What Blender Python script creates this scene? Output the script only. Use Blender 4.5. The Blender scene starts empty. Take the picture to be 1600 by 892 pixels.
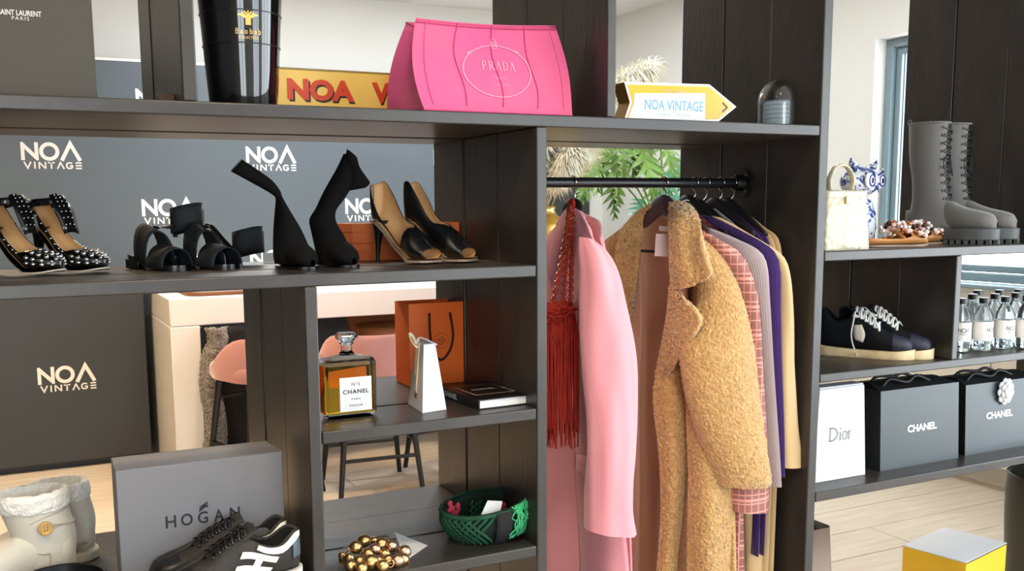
import bpy, bmesh, math, random
from mathutils import Vector, Matrix, noise
random.seed(7)
scene = bpy.context.scene
COL = scene.collection
R = math.radians
EYE = 1.42                       # camera height; the floor is z = 0, the front of the shelving is y = 0

# ---------------------------------------------------------------- camera
F_PX, CX, CY, DIST = 1498.673, 739.8545, 527.1374, 1.90192
_yaw, _pit, _rol = R(25.4616), R(7.50037), R(-0.59396)
_w = Vector((math.sin(_yaw) * math.cos(_pit), math.cos(_yaw) * math.cos(_pit), -math.sin(_pit)))
_r0 = Vector((math.cos(_yaw), -math.sin(_yaw), 0)); _u0 = _r0.cross(_w)
_r = _r0 * math.cos(_rol) + _u0 * math.sin(_rol)
_u = _u0 * math.cos(_rol) - _r0 * math.sin(_rol)
CAM = Vector((0, -DIST, EYE))
cd = bpy.data.cameras.new('camera'); cam = bpy.data.objects.new('camera', cd); COL.objects.link(cam)
cd.sensor_fit = 'HORIZONTAL'; cd.sensor_width = 36; cd.lens = F_PX / 1600 * 36
cd.shift_x = (800 - CX) / 1600; cd.shift_y = (CY - 446) / 1600
cd.clip_start = 0.05
cam.matrix_world = Matrix(((_r.x, _u.x, -_w.x, CAM.x), (_r.y, _u.y, -_w.y, CAM.y), (_r.z, _u.z, -_w.z, CAM.z), (0, 0, 0, 1)))
scene.camera = cam

def P(x, y, Y=None, X=None, Z=None):
    """world point seen at photo pixel (x, y) on the plane y=Y, x=X or z=Z"""
    v = _w + _r * ((x - CX) / F_PX) - _u * ((y - CY) / F_PX)
    if Y is not None: t = (Y - CAM.y) / v.y
    elif X is not None: t = (X - CAM.x) / v.x
    else: t = (Z - CAM.z) / v.z
    return CAM + v * t

# ---------------------------------------------------------------- light
scene.view_settings.view_transform = 'Standard'; scene.view_settings.look = 'None'
scene.view_settings.gamma = 1.0; scene.view_settings.exposure = 0.1
scene.view_settings.use_curve_mapping = False
scene.cycles.use_denoising = True
scene.cycles.max_bounces = 10; scene.cycles.transmission_bounces = 10; scene.cycles.transparent_max_bounces = 16
scene.cycles.sample_clamp_indirect = 6.0
world = bpy.data.worlds.new('overcast_sky'); scene.world = world; world.use_nodes = True
bg = world.node_tree.nodes['Background']
bg.inputs[0].default_value = (0.86, 0.94, 1.0, 1); bg.inputs[1].default_value = 9.0

ROOM_X0, ROOM_X1, ROOM_Y0, ROOM_Y1, ROOM_H = -3.2, 4.47, -4.2, 4.95, 2.95
def area(name, loc, rot, sx, sy, power, col, portal=False):
    l = bpy.data.lights.new(name, 'AREA'); l.shape = 'RECTANGLE'; l.size = sx; l.size_y = sy
    l.energy = power; l.color = col; l.cycles.is_portal = portal
    o = bpy.data.objects.new(name, l); COL.objects.link(o); o.location = loc; o.rotation_euler = rot
    return o
# daylight through the street window and an added window behind the camera and the window in the right wall
area('street_window_portal', (3.2, ROOM_Y0 - .05, 1.5), (R(-90), 0, R(180)), 2.0, 2.3, 1, (1, 1, 1), True)
area('added_window_portal', (-.5, ROOM_Y0 - .05, 1.5), (R(-90), 0, R(180)), 1.5, 2.1, 1, (1, 1, 1), True)  # portal of the added left window
area('side_window_portal', (ROOM_X1 + .32, 1.15, 1.68), (0, R(90), 0), 1.34, 2.0, 1, (1, 1, 1), True)
area('front_side_window_portal', (ROOM_X1 + .2, -2.0, 1.45), (0, R(90), 0), 2.3, 2.8, 1, (1, 1, 1), True)
# unseen ceiling lights: warm lamps, plus cool fills added for the back room
def downlight(x, y, power, col=(1.0, 0.80, 0.58), size=.25, spread=140):
    o = area('unseen_ceiling_light', (x, y, ROOM_H - .03), (0, 0, 0), size, size, power, col)
    o.data.spread = R(spread)
for x, y, p in ((-.9, -1.0, 18), (.6, -1.0, 16), (1.2, 2.6, 18)):
    downlight(x, y, p)
downlight(-.35, 2.5, 58, (1.0, .70, .40))
for x, y, p in ((1.4, 3.7, 26), (3.0, 3.6, 34), (3.2, 1.7, 20)): downlight(x, y, p, (.92, .97, 1.0), .5, 180)  # cool fills added to brighten the back walls and the floor at right

# ---------------------------------------------------------------- materials
def lin(c):
    c = c / 255
    return c / 12.92 if c <= .04045 else ((c + .055) / 1.055) ** 2.4
MATS = {}
def mat(name, rgb, rough=.5, metal=0, var=0., vscale=6., bump=0., bscale=60., tex='noise', trans=0., ior=1.45,
        sheen=0., coat=0., emit=0., stretch=(1, 1, 1), rgb2=None, spec=.5, alpha=1., objvar=0., detail=4., sss=0.):
    if name in MATS: return MATS[name]
    m = bpy.data.materials.new(name); m.use_nodes = True; MATS[name] = m
    nt = m.node_tree; N = nt.nodes; L = nt.links; b = N['Principled BSDF']
    c = (lin(rgb[0]), lin(rgb[1]), lin(rgb[2]), 1)
    b.inputs['Base Color'].default_value = c; b.inputs['Roughness'].default_value = rough
    b.inputs['Metallic'].default_value = metal; b.inputs['IOR'].default_value = ior
    b.inputs['Transmission Weight'].default_value = trans; b.inputs['Specular IOR Level'].default_value = spec
    b.inputs['Alpha'].default_value = alpha
    if sss: b.inputs['Subsurface Weight'].default_value = sss; b.inputs['Subsurface Scale'].default_value = .02
    if sheen: b.inputs['Sheen Weight'].default_value = sheen; b.inputs['Sheen Roughness'].default_value = .4
    if coat: b.inputs['Coat Weight'].default_value = coat; b.inputs['Coat Roughness'].default_value = .08
    if emit: b.inputs['Emission Color'].default_value = c; b.inputs['Emission Strength'].default_value = emit
    tc = None
    if var or bump or rgb2 or objvar:
        tc = N.new('ShaderNodeTexCoord'); mp = N.new('ShaderNodeMapping'); mp.inputs['Scale'].default_value = stretch
        L.new(tc.outputs['Object'], mp.inputs['Vector'])
    def texnode(scale):
        if tex == 'voronoi':
            t = N.new('ShaderNodeTexVoronoi'); t.inputs['Scale'].default_value = scale; o = t.outputs['Distance']
        elif tex == 'wave':
            t = N.new('ShaderNodeTexWave'); t.inputs['Scale'].default_value = scale; t.inputs['Distortion'].default_value = 1.5
            t.inputs['Detail'].default_value = 3; o = t.outputs['Fac']
        else:
            t = N.new('ShaderNodeTexNoise'); t.inputs['Scale'].default_value = scale; t.inputs['Detail'].default_value = detail; o = t.outputs['Fac']
        L.new(mp.outputs['Vector'], t.inputs['Vector']); return o
    if var or rgb2 or objvar:
        t = N.new('ShaderNodeTexNoise'); t.inputs['Scale'].default_value = vscale; t.inputs['Detail'].default_value = detail
        L.new(mp.outputs['Vector'], t.inputs['Vector'])
        cr = N.new('ShaderNodeValToRGB')
        e0, e1 = cr.color_ramp.elements
        e0.position = .3; e1.position = .7
        if rgb2: e1.color = (lin(rgb2[0]), lin(rgb2[1]), lin(rgb2[2]), 1); e0.color = c
        else:
            e0.color = tuple(max(0, x * (1 - var)) for x in c[:3]) + (1,); e1.color = tuple(min(1, x * (1 + var)) for x in c[:3]) + (1,)
        L.new(t.outputs['Fac'], cr.inputs['Fac']); out = cr.outputs['Color']
        if objvar:
            oi = N.new('ShaderNodeObjectInfo'); hs = N.new('ShaderNodeHueSaturation')
            mr = N.new('ShaderNodeMapRange'); mr.inputs['To Min'].default_value = 1 - objvar; mr.inputs['To Max'].default_value = 1 + objvar
            L.new(oi.outputs['Random'], mr.inputs['Value']); L.new(mr.outputs['Result'], hs.inputs['Value'])
            L.new(out, hs.inputs['Color']); out = hs.outputs['Color']
        L.new(out, b.inputs['Base Color'])
    if bump:
        bp = N.new('ShaderNodeBump'); bp.inputs['Strength'].default_value = bump; bp.inputs['Distance'].default_value = .004
        L.new(texnode(bscale), bp.inputs['Height']); L.new(bp.outputs['Normal'], b.inputs['Normal'])
    return m

# ---------------------------------------------------------------- mesh helpers
def V3(*a): return Vector(a)
def lerp(a, b, t): return a + (b - a) * t
def smooth01(t): t = max(0., min(1., t)); return t * t * (3 - 2 * t)
def interp(tab, x):
    """smooth (cubic, non-overshooting) table lookup [(x, y), ...]"""
    n = len(tab)
    if x <= tab[0][0]: return tab[0][1]
    if x >= tab[-1][0]: return tab[-1][1]
    i = 0
    while x > tab[i + 1][0]: i += 1
    sl = lambda k: (tab[k + 1][1] - tab[k][1]) / (tab[k + 1][0] - tab[k][0])
    def tg(k):
        if k == 0: return sl(0)
        if k == n - 1: return sl(n - 2)
        p, q = sl(k - 1), sl(k)
        return 0 if p * q <= 0 else 2 * p * q / (p + q)
    h = tab[i + 1][0] - tab[i][0]; t = (x - tab[i][0]) / h
    return (tab[i][1] * (1 + 2 * t) * (1 - t) ** 2 + tg(i) * h * t * (1 - t) ** 2 + tab[i + 1][1] * t * t * (3 - 2 * t) + tg(i + 1) * h * t * t * (t - 1))
def crs(pts, n, closed=False):
    """Catmull-Rom through pts (Vectors or tuples); n samples per span"""
    pts = [Vector(p) for p in pts]; k = len(pts); out = []
    if k == 2: return [pts[0].lerp(pts[1], i / n) for i in range(n + 1)]
    spans = k if closed else k - 1
    for i in range(spans):
        if closed: p0, p1, p2, p3 = pts[(i - 1) % k], pts[i], pts[(i + 1) % k], pts[(i + 2) % k]
        else:
            p1, p2 = pts[i], pts[i + 1]
            p0 = pts[i - 1] if i > 0 else p1 * 2 - p2
            p3 = pts[i + 2] if i + 2 < k else p2 * 2 - p1
        for j in range(n):
            t = j / n
            out.append(.5 * ((2 * p1) + (p2 - p0) * t + (2 * p0 - 5 * p1 + 4 * p2 - p3) * t * t + (3 * p1 - p0 - 3 * p2 + p3) * t ** 3))
    if not closed: out.append(pts[-1])
    return out
def resample(pts, n):
    ln = [0.]
    for a, b in zip(pts, pts[1:]): ln.append(ln[-1] + (b - a).length)
    out = []; j = 0
    for i in range(n):
        s = ln[-1] * i / (n - 1)
        while j < len(pts) - 2 and ln[j + 1] < s: j += 1
        d = ln[j + 1] - ln[j]
        out.append(pts[j].lerp(pts[j + 1], (s - ln[j]) / d if d > 1e-9 else 0))
    return out
class MB:
    def __init__(s): s.v = []; s.f = []; s.mi = []
    def add(s, vs, fs, mi=0):
        o = len(s.v); s.v += [tuple(v) for v in vs]
        s.f += [tuple(i + o for i in f) for f in fs]; s.mi += [mi] * len(fs); return s
    def box(s, c, d, M=None, mi=0):
        hx, hy, hz = d[0] / 2, d[1] / 2, d[2] / 2
        vs = [Vector((x, y, z)) for z in (-hz, hz) for y in (-hy, hy) for x in (-hx, hx)]
        if M is not None: vs = [M @ v for v in vs]
        vs = [v + Vector(c) for v in vs]
        return s.add(vs, [(0, 2, 3, 1), (4, 5, 7, 6), (0, 1, 5, 4), (2, 6, 7, 3), (0, 4, 6, 2), (1, 3, 7, 5)], mi)
    def hexa(s, p, mi=0):
        """8 corner points: bottom 4 (ccw from above), top 4"""
        return s.add(p, [(3, 2, 1, 0), (4, 5, 6, 7), (0, 1, 5, 4), (1, 2, 6, 5), (2, 3, 7, 6), (3, 0, 4, 7)], mi)
    def loft(s, rings, closed=True, cap0=True, cap1=True, mi=0):
        n = len(rings[0]); vs = [p for r in rings for p in r]; fs = []
        for i in range(len(rings) - 1):
            for j in range(n if closed else n - 1):
                a, b = i * n + j, i * n + (j + 1) % n
                fs.append((a, b, b + n, a + n))
        if closed and cap0: fs.append(tuple(reversed(range(n))))
        if closed and cap1: fs.append(tuple(range((len(rings) - 1) * n, len(rings) * n)))
        return s.add(vs, fs, mi)
    def grid(s, rows, mi=0): return s.loft(rows, closed=False, mi=mi)
    def tube(s, path, r, n=8, caps=True, closed=False, flat=1., up=None, mi=0):
        path = [Vector(p) for p in path]; k = len(path)
        rad = r if isinstance(r, (list, tuple)) else [r] * k
        T = []
        for i in range(k):
            if closed: d = path[(i + 1) % k] - path[i - 1]
            else: d = path[min(i + 1, k - 1)] - path[max(i - 1, 0)]
            T.append(d.normalized() if d.length > 1e-9 else Vector((0, 0, 1)))
        nrm = Vector(up) if up is not None else (Vector((0, 0, 1)) if abs(T[0].z) < .9 else Vector((1, 0, 0)))
        nrm = (nrm - T[0] * nrm.dot(T[0])).normalized(); rings = []
        for i in range(k):
            nrm = nrm - T[i] * nrm.dot(T[i])
            nrm = nrm.normalized() if nrm.length > 1e-6 else T[i].orthogonal().normalized()
            bi = T[i].cross(nrm)
            rings.append([path[i] + (nrm * math.cos(a) * flat + bi * math.sin(a)) * rad[i] for a in (2 * math.pi * j / n for j in range(n))])
        if closed: rings.append(rings[0]); return s.loft(rings, True, False, False, mi)
        return s.loft(rings, True, caps, caps, mi)
    def lathe(s, prof, n=24, c=(0, 0, 0), cap0=True, cap1=True, sx=1., sy=1., mi=0):
        c = Vector(c)
        return s.loft([[c + Vector((r * sx * math.cos(2 * math.pi * j / n), r * sy * math.sin(2 * math.pi * j / n), z)) for j in range(n)] for r, z in prof], True, cap0, cap1, mi)
    def ball(s, c, r, nu=10, nv=7, sc=(1, 1, 1), M=None, mi=0):
        c = Vector(c); rings = []
        for i in range(1, nv):
            t = math.pi * i / nv
            ring = [Vector((math.sin(t) * math.cos(2 * math.pi * j / nu) * sc[0], math.sin(t) * math.sin(2 * math.pi * j / nu) * sc[1], -math.cos(t) * sc[2])) * r for j in range(nu)]
            rings.append([(M @ p if M is not None else p) + c for p in ring])
        o = len(s.v); s.loft(rings, True, False, False, mi)
        b = Vector((0, 0, -r * sc[2])); t = Vector((0, 0, r * sc[2]))
        if M is not None: b = M @ b; t = M @ t
        s.v += [tuple(b + c), tuple(t + c)]; bi, ti = len(s.v) - 2, len(s.v) - 1; last = o + (nv - 2) * nu
        for j in range(nu):
            s.f.append((o + (j + 1) % nu, o + j, bi)); s.f.append((last + j, last + (j + 1) % nu, ti)); s.mi += [mi, mi]
        return s
    def prism(s, poly, O, ax, ay, depth, mi=0):
        """polygon (2D) in the frame O + ax*x + ay*y, extruded by the vector depth (both ways = give O shifted)"""
        O, ax, ay, depth = Vector(O), Vector(ax), Vector(ay), Vector(depth)
        a = [O + ax * p[0] + ay * p[1] for p in poly]; b = [p + depth for p in a]; n = len(poly)
        return s.add(a + b, [tuple(range(n)), tuple(reversed(range(n, 2 * n)))] + [(i, i + n, (i + 1) % n + n, (i + 1) % n) for i in range(n)], mi)
    def build(s, name, mats, parent=None, smooth=None, bevel=0., seg=2, subsurf=0, solid=0., offset=0., matoff=0, rimoff=0, fix=True):
        me = bpy.data.meshes.new(name); me.from_pydata(s.v, [], s.f); me.update()
        if fix:
            bm = bmesh.new(); bm.from_mesh(me); bmesh.ops.remove_doubles(bm, verts=bm.verts, dist=1e-6) if False else None
            bmesh.ops.recalc_face_normals(bm, faces=bm.faces); bm.to_mesh(me); bm.free()
        for m in (mats if isinstance(mats, (list, tuple)) else [mats]): me.materials.append(m)
        if any(s.mi): me.polygons.foreach_set('material_index', s.mi)
        if smooth is not None:
            me.shade_smooth()
            if smooth < 180: me.set_sharp_from_angle(angle=R(smooth))
        o = bpy.data.objects.new(name, me); COL.objects.link(o)
        if parent is not None: o.parent = parent
        if solid:
            md = o.modifiers.new('thickness', 'SOLIDIFY'); md.thickness = solid; md.offset = offset; md.material_offset = matoff; md.material_offset_rim = rimoff
        if bevel:
            md = o.modifiers.new('bevel', 'BEVEL'); md.width = bevel; md.segments = seg; md.limit_method = 'ANGLE'; md.angle_limit = R(40)
            me.shade_smooth(); me.set_sharp_from_angle(angle=R(40)) if smooth is None else None
            md.harden_normals = False
        if subsurf:
            md = o.modifiers.new('subdivision', 'SUBSURF'); md.levels = subsurf; md.render_levels = subsurf
        return o
def tag(o, label=None, cat=None, group=None, kind=None):
    if label: o['label'] = label
    if cat: o['category'] = cat
    if group: o['group'] = group
    if kind: o['kind'] = kind
    return o
def thing(name, label, cat, loc=(0, 0, 0), rz=0., group=None):
    o = bpy.data.objects.new(name, None); COL.objects.link(o); o.empty_display_size = .05
    o.location = loc; o.rotation_euler = (0, 0, rz)
    return tag(o, label, cat, group)
def struct(o): o['kind'] = 'structure'; return o
def copy_tree(o, parent=None):
    c = o.copy(); COL.objects.link(c); c.parent = parent
    for ch in list(o.children): copy_tree(ch, c)
    return c
def patch(rows, nu=6, nv=6):
    """smooth surface through a control net of Vectors: rows x cols"""
    dense = [crs(r, nv) for r in rows]; n = len(dense[0])
    cols = [crs([d[j] for d in dense], nu) for j in range(n)]
    return [[cols[j][i] for j in range(n)] for i in range(len(cols[0]))]
def fuzz(mb, amp, scale, seed=0., keep=None):
    """push vertices along their normals by noise: pile and boucle relief"""
    me = bpy.data.meshes.new('t'); me.from_pydata(mb.v, [], mb.f); me.update()
    ns = [v.normal.copy() for v in me.vertices]; out = []
    keep = keep or [1.] * len(mb.v)
    for v, n, kw in zip(mb.v, ns, keep):
        p = Vector(v) * scale + Vector((seed, seed, 0)); out.append(tuple(Vector(v) + n * (.9 - 2.2 * abs(noise.noise(p)) - .9 * abs(noise.noise(p * 1.9))) * amp * kw))
    mb.v = out; bpy.data.meshes.remove(me); return mb

# ---------------------------------------------------------------- lettering
_tc = {}
def text_verts(s, spacing=1., bold=0.):
    k = (s, spacing, bold)
    if k in _tc: return _tc[k]
    cu = bpy.data.curves.new('t', 'FONT'); cu.body = s; cu.size = 1; cu.space_character = spacing; cu.resolution_u = 3; cu.offset = bold
    ob = bpy.data.objects.new('t', cu); COL.objects.link(ob); bpy.context.view_layer.update()
    me = bpy.data.meshes.new_from_object(ob)
    vs = [v.co.copy() for v in me.vertices]; fs = [tuple(p.vertices) for p in me.polygons]
    bpy.data.objects.remove(ob); bpy.data.curves.remove(cu); bpy.data.meshes.remove(me)
    x0 = min(v.x for v in vs); x1 = max(v.x for v in vs); y0 = min(v.y for v in vs); y1 = max(v.y for v in vs)
    vs = [((v.x - x0) / (x1 - x0) - .5, (v.y - y0) / (y1 - y0) - .5) for v in vs]
    _tc[k] = (vs, fs, (x1 - x0) / (y1 - y0)); return _tc[k]
def put_text(mb, s, O, ax, ay, width, height=None, spacing=1., bold=0., lift=.0006, warp=None, mi=0):
    """flat lettering centred on O, ax = reading direction, ay = up; both unit vectors; lifted off the surface"""
    vs, fs, asp = text_verts(s, spacing, bold); height = height or width / asp
    O, ax, ay = Vector(O), Vector(ax).normalized(), Vector(ay).normalized(); nn = ax.cross(ay)
    pts = [O + ax * (x * width) + ay * (y * height) + nn * lift for x, y in vs]
    if warp: pts = [warp(p) for p in pts]
    return mb.add(pts, fs, mi)
def stroke(mb, pl, w, O, ax, ay, lift=.0006, closed=False, mi=0, warp=None):
    """flat stroked polyline in 2D, mitred"""
    O, ax, ay = Vector(O), Vector(ax), Vector(ay); nn = ax.cross(ay).normalized()
    p = [Vector((a[0], a[1])) for a in pl]; n = len(p); L = []; Rr = []
    for i in range(n):
        a = p[i - 1] if (i > 0 or closed) else None; b = p[(i + 1) % n] if (i < n - 1 or closed) else None
        d1 = (p[i] - a).normalized() if a is not None else None; d2 = (b - p[i]).normalized() if b is not None else None
        if d1 is None: d1 = d2
        if d2 is None: d2 = d1
        n1 = Vector((-d1.y, d1.x)); n2 = Vector((-d2.y, d2.x)); m = n1 + n2
        m = m.normalized() if m.length > 1e-6 else n1
        k = min(2.2, 1 / max(.2, m.dot(n1)))
        L.append(p[i] + m * (w / 2 * k)); Rr.append(p[i] - m * (w / 2 * k))
    to = lambda q: O + ax * q.x + ay * q.y + nn * lift
    vs = [to(q) for q in L] + [to(q) for q in Rr]
    if warp: vs = [warp(v) for v in vs]
    fs = [(i, n + i, n + (i + 1) % n, (i + 1) % n) for i in range(n if closed else n - 1)]
    return mb.add(vs, fs, mi)
def ring2d(r, n=28, c=(0, 0), sx=1., sy=1.): return [(c[0] + r * sx * math.cos(2 * math.pi * i / n), c[1] + r * sy * math.sin(2 * math.pi * i / n)) for i in range(n)]
def noa_logo(mb, O, ax, ay, w, lift=.002, mi=0):
    """two-line logo: bold N O A over small V I N T A G E; O = centre, w = width"""
    u = w / 98.; O = Vector(O); ax = Vector(ax).normalized() * u; ay = Vector(ay).normalized() * u
    O0 = O - ax * 49 - ay * 22.5 ; t = 6.4; h = 31.; b = 14.5
    S = lambda pl, cl=False, ww=t: stroke(mb, pl, ww, O0, ax, ay, lift, cl, mi)
    mb.prism([(0, b), (0, b + h), (4, b + h), (22, b + 11.5), (22, b + h), (28, b + h), (28, b), (24, b), (6, b + 19.5), (6, b)], O0 + ax.cross(ay).normalized() * lift, ax, ay, ax.cross(ay).normalized() * .0004, mi)
    S(ring2d(12.8, 32, (45.5, b + h / 2), 1.02, 1.0), True)
    S([(65, b), (80, b + h - 1.5), (95, b)])
    k = 12.; q = 2.5
    s = lambda pl, cl=False: stroke(mb, pl, q, O0, ax, ay, lift, cl, mi)
    s([(4, k), (9.5, 1), (15, k)]); s([(21, 0), (21, k)]); s([(28, 0), (28, k)]); s([(38, 0), (38, k)]); s([(28.5, k - 1), (37.5, 1)])
    s([(42, k - 1.2), (53, k - 1.2)]); s([(47.5, 0), (47.5, k)]); s([(57, 0), (62.5, k - 1), (68, 0)])
    s([(81.5, k - 2.5), (79, k - 1.2), (75, k - 1.2), (72.5, k - 3.5), (72.5, 3.5), (75, 1.2), (79, 1.2), (81.5, 3), (81.5, 5.5), (77.5, 5.5)])
    for yy in (1.2, k / 2, k - 1.2): s([(87, yy), (97, yy)])
    return mb
# ================================================================ the room
m_wall = mat('wall_paint', (226, 224, 218), .85, var=.02, vscale=1.5, bump=.05, bscale=120)
m_ceil = mat('ceiling_paint', (232, 231, 228), .9)
m_floor = mat('pale_oak', (208, 194, 176), .26, var=.10, vscale=3, bump=.08, bscale=9, stretch=(1, 9, 1), objvar=.02)
m_joint = mat('floor_joint', (168, 148, 122), .7)
m_base = mat('skirting_paint', (225, 222, 214), .5)
m_frame = mat('window_frame_paint', (126, 146, 154), .4)
m_white = mat('white_lacquer', (232, 230, 226), .35)
m_glass = mat('window_glass', (255, 255, 255), .0, trans=1., ior=1.05)

# floor: boards running along x
fl = struct(MB().box(((ROOM_X0 + ROOM_X1) / 2, (ROOM_Y0 + ROOM_Y1) / 2, -.045), (ROOM_X1 - ROOM_X0 + .4, ROOM_Y1 - ROOM_Y0 + .4, .07)).build('floor', m_joint))
BW, BL = .24, 2.4
pm = MB().box((0, 0, 0), (BL - .004, BW - .004, .012)).build('plank', m_floor, fl, bevel=.0015, seg=1)
first = True; yy = ROOM_Y0 + BW / 2; row = 0
while yy < ROOM_Y1:
    off = (row * .83) % BL; xx = ROOM_X0 - off + BL / 2
    while xx - BL / 2 < ROOM_X1:
        if first: o = pm; first = False
        else: o = pm.copy(); COL.objects.link(o)
        o.location = (xx, yy, -.006); xx += BL
    yy += BW; row += 1
def wall(name, c, d): return struct(MB().box(c, d).build(name, m_wall))
RX, RY = (ROOM_X0 + ROOM_X1) / 2, (ROOM_Y0 + ROOM_Y1) / 2; RW, RD = ROOM_X1 - ROOM_X0, ROOM_Y1 - ROOM_Y0
wall('wall_back', (RX, ROOM_Y1 + .1, ROOM_H / 2), (RW + .4, .2, ROOM_H))
m_dwall = mat('dark_wall_paint', (70, 70, 70), .8)
struct(MB().box((ROOM_X0 - .1, RY, ROOM_H / 2), (.2, RD, ROOM_H)).build('wall_left', m_dwall))
struct(MB().box((RX, RY, ROOM_H + .05), (RW + .4, RD + .4, .1)).build('ceiling', m_ceil))
# right wall with the window, front wall with the street glazing: boxes around the openings
WY0, WY1, WZ0, WZ1 = .15, 2.16, 1.0, 2.36
w = MB(); xr = ROOM_X1 + .15
VY0, VY1, VZ0, VZ1 = -3.5, -.5, .25, 2.65
w.box((xr, (ROOM_Y0 + VY0) / 2, ROOM_H / 2), (.3, VY0 - ROOM_Y0, ROOM_H)); w.box((xr, (VY1 + WY0) / 2, ROOM_H / 2), (.3, WY0 - VY1, ROOM_H))
w.box((xr, (VY0 + VY1) / 2, VZ0 / 2), (.3, VY1 - VY0, VZ0)); w.box((xr, (VY0 + VY1) / 2, (VZ1 + ROOM_H) / 2), (.3, VY1 - VY0, ROOM_H - VZ1))
w.box((xr, (ROOM_Y1 + WY1) / 2, ROOM_H / 2), (.3, ROOM_Y1 - WY1, ROOM_H))
w.box((xr, (WY0 + WY1) / 2, WZ0 / 2), (.3, WY1 - WY0, WZ0)); w.box((xr, (WY0 + WY1) / 2, (WZ1 + ROOM_H) / 2), (.3, WY1 - WY0, ROOM_H - WZ1))
struct(w.build('wall_right', m_wall))
w = MB(); yf = ROOM_Y0 - .1; gx0, gx1, gz0, gz1 = 2.2, 4.2, .35, 2.65
hx0_, hx1_ = -1.25, .25
w.box(((ROOM_X0 + hx0_) / 2, yf, ROOM_H / 2), (hx0_ - ROOM_X0, .2, ROOM_H)); w.box(((hx1_ + gx0) / 2, yf, ROOM_H / 2), (gx0 - hx1_, .2, ROOM_H))
w.box(((hx0_ + hx1_) / 2, yf, .225), (hx1_ - hx0_, .2, .45)); w.box(((hx0_ + hx1_) / 2, yf, (2.55 + ROOM_H) / 2), (hx1_ - hx0_, .2, ROOM_H - 2.55))
w.box(((ROOM_X1 + gx1) / 2, yf, ROOM_H / 2), (ROOM_X1 - gx1, .2, ROOM_H))
w.box(((gx0 + gx1) / 2, yf, gz0 / 2), (gx1 - gx0, .2, gz0)); w.box(((gx0 + gx1) / 2, yf, (gz1 + ROOM_H) / 2), (gx1 - gx0, .2, ROOM_H - gz1))
struct(w.build('wall_front', m_wall))
# window in the right wall: white reveal, grey-blue frame and sash, panes, sill
wr = struct(bpy.data.objects.new('window_1', None)); COL.objects.link(wr)
fx = ROOM_X1 + .12
def bars(y0, y1, z0, z1, t, d, x):
    b = MB()
    b.box((x, y0 + t / 2, (z0 + z1) / 2), (d, t, z1 - z0)); b.box((x, y1 - t / 2, (z0 + z1) / 2), (d, t, z1 - z0))
    b.box((x, (y0 + y1) / 2, z0 + t / 2), (d, y1 - y0 - 2 * t, t)); b.box((x, (y0 + y1) / 2, z1 - t / 2), (d, y1 - y0 - 2 * t, t)); return b
bars(WY0 + .002, WY1 - .002, WZ0 + .026, WZ1 - .002, .045, .07, fx).build('window_frame', m_frame, wr, bevel=.004)
ymid = (WY0 + WY1) / 2
for a, b_ in ((WY0 + .05, ymid - .03), (ymid + .03, WY1 - .05)):
    s = bars(a, b_, WZ0 + .075, WZ1 - .05, .036, .05, fx + .02).build('window_sash', m_frame, wr, bevel=.004)
    MB().box((fx + .02, (a + b_) / 2, (WZ0 + WZ1) / 2 + .0125), (.008, b_ - a - .072, WZ1 - WZ0 - .197)).build('window_pane', m_glass, s)
MB().box((fx, ymid, (WZ0 + WZ1) / 2), (.07, .058, WZ1 - WZ0 - .12)).build('window_mullion', m_frame, wr, bevel=.004)
MB().box((ROOM_X1 + .02, ymid, WZ0 + .012), (.16, WY1 - WY0 - .004, .022)).build('window_sill', m_frame, wr, bevel=.006)
# street window behind the camera
w2 = struct(bpy.data.objects.new('window_2', None)); COL.objects.link(w2)
b = MB(); 
for i in range(5): b.box((gx0 + (gx1 - gx0) * i / 4, yf, (gz0 + gz1) / 2), (.06, .08, gz1 - gz0))
for z in (gz0 + .03, gz1 - .03): b.box(((gx0 + gx1) / 2, yf, z), (gx1 - gx0, .08, .06))
b.build('window_frame', m_frame, w2)
w4 = struct(bpy.data.objects.new('added_window_4', None)); COL.objects.link(w4)  # unseen window added so more daylight reaches the lower left shelves
b = MB()
for x in (hx0_ + .03, (hx0_ + hx1_) / 2, hx1_ - .03): b.box((x, yf, 1.5), (.06, .08, 2.1))
for z in (.48, 2.52): b.box(((hx0_ + hx1_) / 2, yf, z), (hx1_ - hx0_, .08, .06))
b.build('window_frame', m_frame, w4)
w3 = struct(bpy.data.objects.new('window_3', None)); COL.objects.link(w3)
b = MB()
for i in range(4): b.box((xr, VY0 + (VY1 - VY0) * i / 3, (VZ0 + VZ1) / 2), (.08, .06, VZ1 - VZ0))
for z in (VZ0 + .03, VZ1 - .03): b.box((xr, (VY0 + VY1) / 2, z), (.08, VY1 - VY0, .06))
b.build('window_frame', m_frame, w3)
struct(MB().box((ROOM_X1 - .01, (ROOM_Y0 + ROOM_Y1) / 2, .05), (.018, RD - .02, .1)).build('baseboard_right', m_base, bevel=.003))
struct(MB().box((RX, ROOM_Y1 - .01, .05), (RW - .06, .018, .1)).build('baseboard_back', m_base, bevel=.003))
# white panelled radiator cover / low cabinet under the window
m_panel = mat('cream_panel', (222, 214, 200), .5)
rc = thing('radiator_cover', 'low cream panelled radiator cover along the wall under the window', 'radiator cover', (ROOM_X1 - .012, 1.2, .1))
MB().box((-.07, 0, .33), (.12, 2.3, .6)).build('body', m_panel, rc, bevel=.004)
for i in range(4): MB().box((-.135, -.84 + i * .56, .33), (.012, .50, .50)).build('door', m_panel, rc, bevel=.004)

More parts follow.
